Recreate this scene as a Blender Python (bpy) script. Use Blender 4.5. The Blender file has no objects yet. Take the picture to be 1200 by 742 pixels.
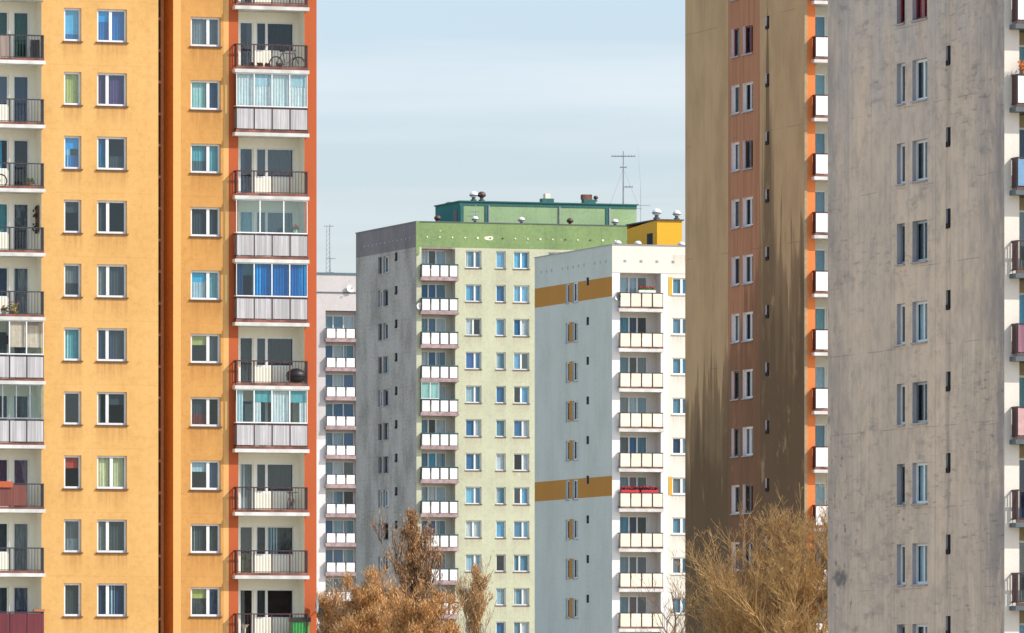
import bpy, bmesh, math, random
from math import radians, sin, cos, pi
R = random.Random(7)
S = bpy.context.scene
COL = S.collection

# ------------------------------------------------------------------ camera
F = 9000.0                      # focal length, in pixels of a 1200 px wide frame
HOR = 820.0                     # row of the horizon (below the frame: the lens looks up by shift)
ZC = 8.0                        # eye height
cam = bpy.data.objects.new('camera', bpy.data.cameras.new('camera'))
COL.objects.link(cam)
cam.location = (0, 0, ZC)
cam.rotation_euler = (radians(90), 0, 0)
cam.data.sensor_width = 36
cam.data.lens = 36 * F / 1200
cam.data.shift_y = (HOR - 371) / 1200
cam.data.clip_start = 1
cam.data.clip_end = 6000
S.camera = cam

# ------------------------------------------------------------------ light
TH = radians(18.4)              # all the blocks stand turned by this angle
SUN_EL = radians(37.5)
facade_n = math.atan2(-cos(TH), sin(TH))
sun_az = facade_n + radians(52) # direction towards the sun, from +X counter-clockwise
sx, sy, sz = cos(sun_az) * cos(SUN_EL), sin(sun_az) * cos(SUN_EL), sin(SUN_EL)
sun = bpy.data.objects.new('sun', bpy.data.lights.new('sun', 'SUN'))
COL.objects.link(sun)
sun.data.energy = 2.75
sun.data.angle = radians(0.5)
sun.data.color = (1.0, 0.945, 0.86)
from mathutils import Vector
sun.rotation_euler = Vector((sx, sy, sz)).to_track_quat('Z', 'Y').to_euler()
sun.location = (60, -40, 120)

W = bpy.data.worlds.new('World'); S.world = W; W.use_nodes = True
nt = W.node_tree; nt.nodes.clear()
def nn(t, kind, **kw):
    n = t.nodes.new(kind)
    for k, v in kw.items(): setattr(n, k, v)
    return n
wo = nn(nt, 'ShaderNodeOutputWorld'); bg = nn(nt, 'ShaderNodeBackground')
sky = nn(nt, 'ShaderNodeTexSky', sky_type='NISHITA')
sky.sun_disc = False; sky.sun_elevation = SUN_EL
sky.sun_rotation = math.atan2(sx, sy)
sky.air_density = 1.0; sky.dust_density = 0.6; sky.ozone_density = 2.0; sky.altitude = 100
# thin high cloud veils: noise over the view direction, stretched along the horizon
tc = nn(nt, 'ShaderNodeTexCoord'); mp = nn(nt, 'ShaderNodeMapping')
mp.inputs['Scale'].default_value = (7, 7, 95)
no = nn(nt, 'ShaderNodeTexNoise'); no.inputs['Scale'].default_value = 1.0; no.inputs['Detail'].default_value = 5
no.inputs['Roughness'].default_value = 0.5
cr = nn(nt, 'ShaderNodeMapRange'); cr.inputs['From Min'].default_value = 0.42; cr.inputs['From Max'].default_value = 0.72
cr.inputs['To Max'].default_value = 0.45
mx = nn(nt, 'ShaderNodeMix', data_type='RGBA'); mx.inputs['B'].default_value = (3.9, 4.05, 4.2, 1)
tint = nn(nt, 'ShaderNodeMix', data_type='RGBA', blend_type='MULTIPLY'); tint.inputs['Factor'].default_value = 1
tint.inputs['B'].default_value = (1.0, 1.0, 1.0, 1)
L = nt.links.new
L(tc.outputs['Generated'], mp.inputs['Vector']); L(mp.outputs[0], no.inputs['Vector'])
L(no.outputs['Fac'], cr.inputs['Value']); L(cr.outputs[0], mx.inputs['Factor'])
sp_ = nn(nt, 'ShaderNodeSeparateXYZ'); L(tc.outputs['Generated'], sp_.inputs[0])
el = nn(nt, 'ShaderNodeMapRange', interpolation_type='SMOOTHSTEP'); L(sp_.outputs['Z'], el.inputs['Value'])
el.inputs['From Min'].default_value = 0.02; el.inputs['From Max'].default_value = 0.30
elc = nn(nt, 'ShaderNodeMix', data_type='RGBA'); L(el.outputs[0], elc.inputs['Factor'])
elc.inputs['A'].default_value = (0.515, 0.49, 0.55, 1); elc.inputs['B'].default_value = (1.42, 1.22, 1.04, 1)
dim = nn(nt, 'ShaderNodeMix', data_type='RGBA', blend_type='MULTIPLY'); dim.inputs['Factor'].default_value = 1
L(sky.outputs[0], dim.inputs['A']); L(elc.outputs['Result'], dim.inputs['B']); L(dim.outputs['Result'], mx.inputs['A']); L(mx.outputs['Result'], tint.inputs['A'])
L(tint.outputs['Result'], bg.inputs['Color']); L(bg.outputs[0], wo.inputs['Surface'])
bg.inputs['Strength'].default_value = 0.15
S.view_settings.view_transform = 'Standard'
S.view_settings.look = 'None'
S.view_settings.exposure = 0.75
S.view_settings.gamma = 1.0
S.render.engine = 'CYCLES'
S.cycles.max_bounces = 6
S.cycles.transparent_max_bounces = 12

# ------------------------------------------------------------------ materials
_mc = {}
def srgb(r, g, b):
    f = lambda c: (c/255/12.92) if c/255 <= 0.04045 else ((c/255+0.055)/1.055)**2.4
    return (f(r), f(g), f(b))
def new_mat(name):
    m = bpy.data.materials.new(name); m.use_nodes = True
    t = m.node_tree; b = t.nodes['Principled BSDF']
    return m, t, b
class G:
    """small helper for node maths"""
    def __init__(s, t): s.t = t
    def sock(s, x, inp):
        if isinstance(x, (int, float)): inp.default_value = x
        else: s.t.links.new(x, inp)
    def m(s, op, a, b=0.0, c=0.0, clamp=False):
        n = nn(s.t, 'ShaderNodeMath', operation=op); n.use_clamp = clamp
        s.sock(a, n.inputs[0]); s.sock(b, n.inputs[1]); s.sock(c, n.inputs[2])
        return n.outputs[0]
    def step(s, x, lo, hi, t0=0.0, t1=1.0):
        n = nn(s.t, 'ShaderNodeMapRange', interpolation_type='SMOOTHSTEP')
        s.sock(x, n.inputs['Value'])
        for k, v in (('From Min', lo), ('From Max', hi), ('To Min', t0), ('To Max', t1)): s.sock(v, n.inputs[k])
        return n.outputs[0]
    def coord(s):
        c = nn(s.t, 'ShaderNodeTexCoord'); return c.outputs['Object']
    def sep(s, v):
        n = nn(s.t, 'ShaderNodeSeparateXYZ'); s.t.links.new(v, n.inputs[0]); return n.outputs
    def noise(s, v, scale=(1, 1, 1), sc=1.0, detail=4, rough=0.55, off=0.0, dist=0.0):
        mp = nn(s.t, 'ShaderNodeMapping'); mp.inputs['Scale'].default_value = scale
        mp.inputs['Location'].default_value = (off, off*1.7, off*0.6)
        s.t.links.new(v, mp.inputs['Vector'])
        n = nn(s.t, 'ShaderNodeTexNoise'); n.inputs['Scale'].default_value = sc
        n.inputs['Detail'].default_value = detail; n.inputs['Roughness'].default_value = rough
        n.inputs['Distortion'].default_value = dist
        s.t.links.new(mp.outputs[0], n.inputs['Vector']); return n.outputs['Fac']
    def mix(s, f, a, b, mode='MIX'):
        n = nn(s.t, 'ShaderNodeMix', data_type='RGBA', blend_type=mode)
        s.sock(f, n.inputs['Factor'])
        for x, k in ((a, 'A'), (b, 'B')):
            if isinstance(x, (tuple, list)): n.inputs[k].default_value = (*x[:3], 1)
            else: s.t.links.new(x, n.inputs[k])
        return n.outputs['Result']
    def bump(s, h, strength, dist, b):
        n = nn(s.t, 'ShaderNodeBump'); n.inputs['Strength'].default_value = strength
        n.inputs['Distance'].default_value = dist
        s.t.links.new(h, n.inputs['Height']); s.t.links.new(n.outputs[0], b.inputs['Normal'])

def plain(name, col, rough=0.6, metal=0.0, var=0.12, sc=6.0):
    if name in _mc: return _mc[name]
    m, t, b = new_mat(name); g = G(t)
    v = g.coord(); n = g.noise(v, sc=sc, detail=3)
    k = g.step(n, 0.3, 0.7)
    c = g.mix(k, tuple(x*(1-var) for x in col), tuple(min(1, x*(1+var*0.6)) for x in col))
    oi = nn(t, 'ShaderNodeObjectInfo'); rv = g.m('ADD', g.m('MULTIPLY', oi.outputs['Random'], 0.16), 0.86)
    cv = nn(t, 'ShaderNodeCombineXYZ')
    for i_ in range(3): t.links.new(rv, cv.inputs[i_])
    c = g.mix(1.0, c, cv.outputs[0], 'MULTIPLY')
    t.links.new(c, b.inputs['Base Color'])
    b.inputs['Roughness'].default_value = rough; b.inputs['Metallic'].default_value = metal
    _mc[name] = m; return m

def stucco(name, col, dirt=None, amount=0.25, streak=0.35, joint=0.12, pitch=2.7, zo=0.0,
           axis='X', sills=None, sill_z=0.0, sill_col=None, patch=0.0, patch_col=(1, 1, 1), vj=None):
    """rendered panel wall: mottling, vertical rain streaks, panel joints, optional drip stains under sills"""
    m, t, b = new_mat(name); g = G(t); v = g.coord(); x, y, z = g.sep(v)
    a = x if axis == 'X' else y
    dirt = dirt or tuple(c*0.62 for c in col)
    big = g.noise(v, (1, 1, 0.6), 0.35, 5, 0.6)
    fine = g.noise(v, (1, 1, 1), 5.0, 4, 0.7, 3.0)
    vs = g.noise(v, (3.2, 3.2, 0.16), 1.0, 4, 0.65, 9.0)
    hs = g.noise(v, (0.4, 0.4, 5.0), 1.0, 3, 0.6, 5.0)
    f = g.m('MULTIPLY', g.step(big, 0.35, 0.75), amount)
    f = g.m('ADD', f, g.m('MULTIPLY', g.step(vs, 0.5, 0.8), streak))
    f = g.m('ADD', f, g.m('MULTIPLY', g.step(fine, 0.42, 0.75), amount*0.9))
    f = g.m('ADD', f, g.m('MULTIPLY', g.step(hs, 0.55, 0.8), amount*0.4))
    fr = g.m('FRACT', g.m('DIVIDE', g.m('SUBTRACT', z, zo), pitch))
    jd = g.m('ABSOLUTE', g.m('SUBTRACT', fr, 0.5))
    j = g.m('MULTIPLY', g.step(jd, 0.0, 0.014, 1.0, 0.0), g.step(g.noise(v, sc=1.1, off=2.0), 0.3, 0.6, joint*0.3, joint))
    f = g.m('ADD', f, j)
    if vj:
        fv = g.m('FRACT', g.m('DIVIDE', a, vj))
        f = g.m('ADD', f, g.m('MULTIPLY', g.step(g.m('ABSOLUTE', g.m('SUBTRACT', fv, 0.5)), 0.0, 0.008, 1.0, 0.0), joint*0.8))
    c = g.mix(g.m('MINIMUM', f, 0.95), col, dirt)
    if sills:
        below = g.m('MULTIPLY', g.m('FRACT', g.m('DIVIDE', g.m('SUBTRACT', sill_z, z), pitch)), pitch)
        fade = g.step(below, 0.0, 1.15, 1.0, 0.0)
        tot = None
        for (s0, s1) in sills:
            k = g.m('MULTIPLY', g.step(a, s0-0.12, s0+0.06), g.step(a, s1-0.06, s1+0.12, 1.0, 0.0))
            tot = k if tot is None else g.m('MAXIMUM', tot, k)
        st = g.m('MULTIPLY', g.m('MULTIPLY', fade, tot), g.step(g.noise(v, (9, 9, 0.5), 1.0, 3, 0.6, 4.0), 0.3, 0.7, 0.15, 0.8))
        c = g.mix(g.m('MULTIPLY', st, 0.9), c, sill_col or dirt)
    if patch:
        pk = g.step(g.noise(v, (1, 1, 1), 1.1, 5, 0.7, 21.0), 0.66, 0.72, 0.0, patch)
        c = g.mix(pk, c, patch_col)
    t.links.new(c, b.inputs['Base Color']); b.inputs['Roughness'].default_value = 0.93
    g.bump(g.noise(v, sc=9.0, detail=5), 0.35, 0.02, b)
    return m

# curtains, glass and small things
FAB = dict(
 white=(0.72, 0.72, 0.70), grey=(0.20, 0.21, 0.20), dgrey=(0.04, 0.052, 0.056), blue=(0.003, 0.16, 0.36), cyan=(0.02, 0.45, 0.70),  # blue hangings stand in for blue sky reflected in the panes
 teal=(0.12, 0.38, 0.40), navy=(0.01, 0.045, 0.11), lime=(0.52, 0.50, 0.12), purple=(0.11, 0.05, 0.16), red=(0.55, 0.06, 0.03),
 cream=(0.70, 0.64, 0.34), green=(0.16, 0.40, 0.06), pale=(0.45, 0.58, 0.62), brown=(0.20, 0.09, 0.05), mint=(0.40, 0.62, 0.55),
 plum=(0.12, 0.02, 0.08), beige=(0.80, 0.56, 0.42), rose=(0.45, 0.25, 0.25))
def fab(k):
    nm = 'fabric_' + k
    if nm in _mc: return _mc[nm]
    m, t, b = new_mat(nm); g = G(t); v = g.coord()
    f = g.step(g.noise(v, (14, 14, 0.7), 1.0, 3, 0.6), 0.35, 0.7)
    lace = g.step(g.noise(v, (4, 4, 4), 1.6, 4, 0.6, 2.0), 0.45, 0.65)
    c = FAB[k]
    cc = g.mix(f, tuple(x*0.72 for x in c), c)
    cc = g.mix(g.m('MULTIPLY', lace, 0.3), cc, tuple(x*0.5 for x in c))
    t.links.new(cc, b.inputs['Base Color']); b.inputs['Roughness'].default_value = 0.9
    _mc[nm] = m; return m
def glass(name, tint, refl, rough=0.03):
    m = bpy.data.materials.new(name); m.use_nodes = True; t = m.node_tree; t.nodes.clear(); g = G(t)
    o = nn(t, 'ShaderNodeOutputMaterial'); tr = nn(t, 'ShaderNodeBsdfTransparent'); gl = nn(t, 'ShaderNodeBsdfGlossy')
    tr.inputs['Color'].default_value = (*tint, 1); gl.inputs['Roughness'].default_value = rough
    gl.inputs['Color'].default_value = (0.75, 0.9, 1.0, 1)
    mxs = nn(t, 'ShaderNodeMixShader')
    oi = nn(t, 'ShaderNodeObjectInfo')
    f = g.m('ADD', g.m('MULTIPLY', oi.outputs['Random'], refl*0.9), refl*0.55)
    t.links.new(f, mxs.inputs[0]); t.links.new(tr.outputs[0], mxs.inputs[1]); t.links.new(gl.outputs[0], mxs.inputs[2])
    t.links.new(mxs.outputs[0], o.inputs['Surface'])
    v = g.coord(); bp = nn(t, 'ShaderNodeBump'); bp.inputs['Strength'].default_value = 0.08; bp.inputs['Distance'].default_value = 0.05
    t.links.new(g.noise(v, sc=2.2, detail=2), bp.inputs['Height']); t.links.new(bp.outputs[0], gl.inputs['Normal'])
    return m
GLASS = glass('window_glass', (0.80, 0.90, 0.94), 0.07)
GLASS_B = glass('sky_tinted_glass', (0.40, 0.80, 1.0), 0.12)  # blue tint deepens the painted sky reflection of some panes
GLASS_T = glass('balcony_glass', (0.82, 0.93, 0.95), 0.07)
WHITE = plain('white_frame_paint', (0.80, 0.80, 0.78), 0.45, var=0.05)
WOODF = plain('brown_frame_paint', (0.13, 0.06, 0.035), 0.5)
REDF = plain('dark_red_frame_paint', (0.22, 0.02, 0.02), 0.5)
SILLM = plain('brown_metal_sill', (0.13, 0.065, 0.05), 0.5, 0.2)
SILLG = plain('grey_metal_sill', (0.33, 0.33, 0.34), 0.45, 0.3)
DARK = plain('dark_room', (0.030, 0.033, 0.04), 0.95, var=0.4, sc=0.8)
RAIL_K = plain('black_rail_paint', (0.035, 0.032, 0.04), 0.5)
RAIL_M = plain('maroon_rail_paint', (0.055, 0.020, 0.020), 0.5)
FASC = plain('brick_red_fascia', (0.22, 0.085, 0.06), 0.8, var=0.5, sc=2.0)
FASC2 = plain('dusty_pink_fascia', (0.38, 0.27, 0.27), 0.85, var=0.3, sc=2.0)
CONC = plain('white_slab_edge', (0.66, 0.65, 0.62), 0.9, var=0.2, sc=1.5)
ROOF = plain('roof_felt', (0.10, 0.10, 0.10), 0.95)
CAPM = plain('parapet_cap_metal', (0.12, 0.14, 0.15), 0.5, 0.4)
TEAL = plain('teal_trim_paint', (0.012, 0.12, 0.11), 0.6, var=0.2)
STEEL = plain('galvanised_steel', (0.36, 0.38, 0.40), 0.45, 0.7)
VENT_DARK = plain('dark_vent_void', (0.010, 0.009, 0.009), 1.0)  # near-black colour paints the shade inside the vent openings
BLACK = plain('black_plastic', (0.012, 0.012, 0.014), 0.5)
def corrugated(name, col, n=14.0):
    m, t, b = new_mat(name); g = G(t); v = g.coord()
    f = g.step(g.noise(v, (n, n, 0.25), 1.0, 3, 0.65), 0.38, 0.66)
    d = g.step(g.noise(v, (1.2, 1.2, 1.2), 1.0, 4, 0.6, 8), 0.4, 0.7)
    c = g.mix(f, tuple(x*0.62 for x in col), col); c = g.mix(g.m('MULTIPLY', d, 0.3), c, tuple(x*0.6 for x in col))
    t.links.new(c, b.inputs['Base Color']); b.inputs['Roughness'].default_value = 0.6
    return m
CORR = corrugated('corrugated_sheet', (0.55, 0.53, 0.54))
CORR_R = corrugated('red_reed_mat', (0.20, 0.055, 0.04), 25)
CORR_D = corrugated('dark_red_panel', (0.16, 0.018, 0.03), 10)
CORR_T = corrugated('tan_screen', (0.33, 0.25, 0.21), 5)
PANW = plain('white_balcony_panel', (0.82, 0.82, 0.80), 0.6, var=0.06)
PANC = plain('cream_balcony_panel', (0.83, 0.78, 0.60), 0.6, var=0.08, sc=2.0)
LOGW = stucco('loggia_cream_paint', (0.86, 0.83, 0.70), amount=0.12, streak=0.15, joint=0.0)

# ------------------------------------------------------------------ objects
def tag(o, label=None, cat=None, group=None, kind=None):
    if label: o['label'] = label
    if cat: o['category'] = cat
    if group: o['group'] = group
    if kind: o['kind'] = kind
    return o
def empty(name, loc, rz=0.0):
    o = bpy.data.objects.new(name, None); COL.objects.link(o); o.location = loc; o.rotation_euler = (0, 0, rz)
    o.empty_display_size = 0.5
    return o
class MB:
    """collects faces in (along, inward, up) coordinates; plane F = facade, G = gable"""
    def __init__(s): s.v = []; s.f = []; s.m = []
    def quad(s, p, mi=0):
        n = len(s.v); s.v += list(p); s.f.append(tuple(range(n, n+len(p)))); s.m.append(mi)
    def box(s, a0, a1, d0, d1, z0, z1, mi=0):
        n = len(s.v)
        s.v += [(a0,d0,z0),(a1,d0,z0),(a1,d1,z0),(a0,d1,z0),(a0,d0,z1),(a1,d0,z1),(a1,d1,z1),(a0,d1,z1)]
        for q in ((0,3,2,1),(4,5,6,7),(0,1,5,4),(1,2,6,5),(2,3,7,6),(3,0,4,7)):
            s.f.append(tuple(n+i for i in q)); s.m.append(mi)
        return s
    def tube(s, p, q, r0, r1=None, n=6, mi=0):
        r1 = r0 if r1 is None else r1
        p, q = Vector(p), Vector(q); d = (q-p)
        if d.length < 1e-6: return
        d.normalize(); a = d.orthogonal().normalized(); b = d.cross(a); k = len(s.v)
        for c, r in ((p, r0), (q, r1)):
            for i in range(n):
                t = 2*pi*i/n; s.v.append(tuple(c + a*cos(t)*r + b*sin(t)*r))
        for i in range(n):
            s.f.append((k+i, k+(i+1) % n, k+n+(i+1) % n, k+n+i)); s.m.append(mi)
        s.f.append(tuple(k+i for i in range(n))[::-1]); s.m.append(mi)
        s.f.append(tuple(k+n+i for i in range(n))); s.m.append(mi)
    def lathe(s, c, prof, n=12, mi=0):
        k = len(s.v); cx, cy, cz = c
        for (r, z) in prof:
            for i in range(n):
                t = 2*pi*i/n; s.v.append((cx+r*cos(t), cy+r*sin(t), cz+z))
        for j in range(len(prof)-1):
            for i in range(n):
                s.f.append((k+j*n+i, k+j*n+(i+1) % n, k+(j+1)*n+(i+1) % n, k+(j+1)*n+i)); s.m.append(mi)
    def sheet(s, holes, a0, a1, z0, z1, d, rev=0.0, mi=0, rmi=None):
        """wall face with rectangular openings and their reveals"""
        rmi = mi if rmi is None else rmi
        hs = [h for h in holes if h[1] > a0 and h[0] < a1 and h[3] > z0 and h[2] < z1]
        A = sorted({a0, a1} | {h[0] for h in hs if a0 < h[0] < a1} | {h[1] for h in hs if a0 < h[1] < a1})
        Z = sorted({z0, z1} | {h[2] for h in hs if z0 < h[2] < z1} | {h[3] for h in hs if z0 < h[3] < z1})
        for i in range(len(A)-1):
            for j in range(len(Z)-1):
                ca, cz = (A[i]+A[i+1])/2, (Z[j]+Z[j+1])/2
                if any(h[0] < ca < h[1] and h[2] < cz < h[3] for h in hs): continue
                s.quad([(A[i],d,Z[j]),(A[i+1],d,Z[j]),(A[i+1],d,Z[j+1]),(A[i],d,Z[j+1])], mi)
        if rev:
            for (h0, h1, y0, y1) in hs:
                s.quad([(h0,d,y0),(h0,d+rev,y0),(h0,d+rev,y1),(h0,d,y1)], rmi)
                s.quad([(h1,d,y0),(h1,d+rev,y0),(h1,d+rev,y1),(h1,d,y1)], rmi)
                s.quad([(h0,d,y0),(h1,d,y0),(h1,d+rev,y0),(h0,d+rev,y0)], rmi)
                s.quad([(h0,d,y1),(h1,d,y1),(h1,d+rev,y1),(h0,d+rev,y1)], rmi)
    def build(s, name, mats, parent=None, plane='F', smooth=False, fix=False):
        me = bpy.data.meshes.new(name)
        v = s.v if plane == 'F' else [(d, a, z) for (a, d, z) in s.v]
        me.from_pydata(v, [], s.f)
        for m in (mats if isinstance(mats, (list, tuple)) else [mats]): me.materials.append(m)
        if len(me.materials) > 1: me.polygons.foreach_set('material_index', s.m)
        if smooth: me.polygons.foreach_set('use_smooth', [True]*len(s.f))
        me.update()
        if fix or plane == 'G':
            bm = bmesh.new(); bm.from_mesh(me); bmesh.ops.recalc_face_normals(bm, faces=bm.faces); bm.to_mesh(me); bm.free()
        o = bpy.data.objects.new(name, me); COL.objects.link(o)
        if parent: o.parent = parent
        return o

class Frame:
    """local axes of one block: origin = facade corner seen at column px, distance D"""
    def __init__(s, px, D, name):
        s.X0 = (px-600)/F*D; s.Y0 = D; s.o = empty(name, (s.X0, s.Y0, 0), TH)
    def u(s, px, w=0.0):
        k = (px-600)/F
        return (k*(s.Y0 + w*cos(TH)) - s.X0 + w*sin(TH)) / (cos(TH) - k*sin(TH))
    def w(s, px, u=0.0):
        k = (px-600)/F
        return (s.X0 + u*cos(TH) - k*(s.Y0 + u*sin(TH))) / (sin(TH) + k*cos(TH))
    def z(s, py, u=0.0, w=0.0): return ZC + (HOR-py)/F*(s.Y0 + u*sin(TH) + w*cos(TH))

# contents hung behind a pane: 'colour' full, 'colour^' upper part, 'colour_' lower, 'colour<' left, 'colour>' right
def hang(parent, plane, a0, a1, z0, z1, d, spec):
    for sp in spec.split('+'):
        if sp in ('-', ''): continue
        b0, b1, y0, y1 = a0, a1, z0, z1; c = sp
        wv = True
        if sp[-1] == '^': c = sp[:-1]; y0 = z0 + (z1-z0)*0.62; wv = False
        elif sp[-1] == '~': c = sp[:-1]; y0 = z0 + (z1-z0)*0.22; wv = False
        elif sp[-1] == '_': c = sp[:-1]; y1 = z0 + (z1-z0)*0.42
        elif sp[-1] == '<': c = sp[:-1]; b1 = a0 + (a1-a0)*0.42
        elif sp[-1] == '>': c = sp[:-1]; b0 = a0 + (a1-a0)*0.6
        m = MB(); n = max(4, int((b1-b0)/0.06)) if wv else 1
        for i in range(n):
            p0, p1 = b0+(b1-b0)*i/n, b0+(b1-b0)*(i+1)/n
            e0, e1 = (0.025*(i % 2), 0.025*((i+1) % 2)) if wv else (0, 0)
            m.quad([(p0, d+e0, y0), (p1, d+e1, y0), (p1, d+e1, y1), (p0, d+e0, y1)])
        m.build('curtain' if wv else 'blind', fab(c), parent, plane)

def window(par, plane, a0, a1, z0, z1, d=0.0, rec=0.10, div=(0.5,), specs=('-', '-'), fm=WHITE, fw=0.075, mw=0.10,
           sill=SILLM, gm=None, name='window', sash=True, sill_over=0.06):
    """frame mesh with children pane, curtain and sill; d = wall plane, rec = recess of the frame"""
    g0, g1 = d+rec, d+rec+0.06
    m = MB()
    m.box(a0, a0+fw, g0, g1, z0, z1); m.box(a1-fw, a1, g0, g1, z0, z1)
    m.box(a0+fw, a1-fw, g0, g1, z0, z0+fw*1.1); m.box(a0+fw, a1-fw, g0, g1, z1-fw, z1)
    cuts = [a0+fw]
    for k in div:
        c = a0+(a1-a0)*k
        m.box(c-mw/2, c+mw/2, g0-0.008, g1, z0+fw*1.1, z1-fw); cuts += [c-mw/2, c+mw/2]
    cuts.append(a1-fw)
    o = m.build(name, fm, par, plane)
    p = MB()
    for i in range(0, len(cuts), 2):
        p.quad([(cuts[i], g0+0.03, z0+fw), (cuts[i+1], g0+0.03, z0+fw), (cuts[i+1], g0+0.03, z1-fw), (cuts[i], g0+0.03, z1-fw)])
    p.build('pane', gm or GLASS, o, plane)
    for i in range(0, len(cuts), 2):
        hang(o, plane, cuts[i]-0.02, cuts[i+1]+0.02, z0, z1, g1+0.05, specs[min(i//2, len(specs)-1)])
    if sill:
        s = MB(); s.box(a0-sill_over, a1+sill_over, d-0.07, g0-0.002, z0-0.045, z0+0.004); s.build('sill', sill, o, plane)
    return o

def balcony(par, u0, u1, w, p, inner, zt, slab=0.15, fasc=FASC, fh=0.12, slabm=CONC, rail=RAIL_M, rh=1.08, panels=None,
            npan=4, pm=PANW, bars=True, top=None, side=True, gap=0.09, plane='F'):
    """slab (top at zt) running from w-p (front) to w+inner (back wall); railing and infill as children"""
    m = MB(); m.box(u0, u1, w-p, w+inner, zt-slab-0.0, zt)
    o = m.build('balcony', slabm, par, plane)
    if fh:
        f = MB(); f.box(u0+0.05, u1-0.05, w-p+0.012, w-p+0.09, zt+0.001, zt+fh)
        f.build('fascia', fasc, o, plane)
    r = MB(); f0 = w-p+0.04; e = 0.06; b0, b1 = u0+e, u1-e
    r.box(b0, b1, f0-0.01, f0+0.05, zt+rh-0.05, zt+rh)
    r.box(b0, b1, f0+0.01, f0+0.04, zt+fh+0.02, zt+fh+0.05)
    for s in (b0, b1-0.05):
        r.box(s, s+0.05, f0+0.052, w-0.002, zt+rh-0.05, zt+rh); r.box(s+0.005, s+0.045, f0+0.052, w-0.002, zt+fh+0.02, zt+fh+0.05)
        r.box(s, s+0.05, f0+0.005, f0+0.045, zt, zt+rh-0.052)
        k = 1
        while f0+0.075*k < w-0.05:
            r.box(s+0.012, s+0.034, f0+0.075*k, f0+0.075*k+0.024, zt+fh, zt+rh-0.052); k += 1
    n = npan
    for i in range(1, n):
        c = b0+(b1-b0)*i/n; r.box(c-0.03, c+0.03, f0+0.006, f0+0.044, zt, zt+rh-0.052)
    if bars:
        k = int((b1-b0)/0.13)
        for i in range(1, k):
            c = b0+(b1-b0)*i/k; r.box(c-0.009, c+0.009, f0+0.018, f0+0.034, zt+fh, zt+rh-0.052)
    r.build('railing', rail, o, plane)
    if top:
        q = MB(); q.box(b0-0.03, b1+0.03, f0-0.02, f0+0.07, zt+rh+0.001, zt+rh+0.06); q.build('handrail', top, o, plane)
    if panels:
        for s in (b0, b1-0.05):
            if s == b0 and panels[0] == '.' or s != b0 and panels[-1] == '.': continue
            q = MB(); q.box(s+0.018, s+0.032, f0+0.07, w-0.02, zt+fh+0.055, zt+rh-0.058); q.build('side_panel', pm if side is True else side, o, plane)
        for i in range(n):
            if panels[i % len(panels)] == '.': continue
            c0, c1 = b0+(b1-b0)*i/n+gap, b0+(b1-b0)*(i+1)/n-gap
            q = MB(); q.box(c0, c1, f0-0.012, f0+0.004, zt+fh+0.04, zt+rh-0.07); q.build('panel', pm, o, plane)
    return o

def glazing(par, u0, u1, w, p, z0, z1, n=4, fm=WHITE, gm=None, specs=('white',), pitchf=0.05):
    """enclosed balcony: framed glass from the rail to the slab above"""
    m = MB(); f0 = w-p+0.05; t = pitchf
    b0, b1 = u0+0.07, u1-0.07
    m.box(b0, b1, f0, f0+0.05, z0, z0+t); m.box(b0, b1, f0, f0+0.05, z1-t, z1-0.004)
    cuts = []
    for i in range(n+1):
        c = b0+(b1-b0)*i/n
        m.box(max(b0, c-t/2), min(b1, c+t/2), f0, f0+0.05, z0+t+0.001, z1-t-0.001); cuts.append(c)
    for s in (b0, b1-t): m.box(s, s+t, f0+0.052, w-0.002, z0, z0+t); m.box(s, s+t, f0+0.052, w-0.002, z1-t, z1-0.004)
    o = m.build('glazing', fm, par)
    q = MB(); q.quad([(b0, f0+0.025, z0+t), (b1, f0+0.025, z0+t), (b1, f0+0.025, z1-t), (b0, f0+0.025, z1-t)])
    for s in (b0+t/2, b1-t/2): q.quad([(s, f0+0.06, z0+t), (s, w-0.002, z0+t), (s, w-0.002, z1-t), (s, f0+0.06, z1-t)])
    q.build('pane', gm or GLASS_T, o)
    for i in range(n): hang(o, 'F', cuts[i]+0.02, cuts[i+1]-0.02, z0, z1, f0+0.12, specs[i % len(specs)])
    return o

# ------------------------------------------------------------------ ground
gm, gt, gb = new_mat('grass_paving_bounce'); g = G(gt); v = g.coord()
gt.links.new(g.mix(g.step(g.noise(v, sc=0.08, detail=6), 0.4, 0.6), (0.40, 0.34, 0.22), (0.46, 0.41, 0.32)), gb.inputs['Base Color'])  # unseen ground, kept pale and warm to bounce fill light onto the gables
m = MB(); m.quad([(-2500, -600, 0), (2500, -600, 0), (2500, 4500, 0), (-2500, 4500, 0)])
tag(m.build('ground', gm), kind='structure')

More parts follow.
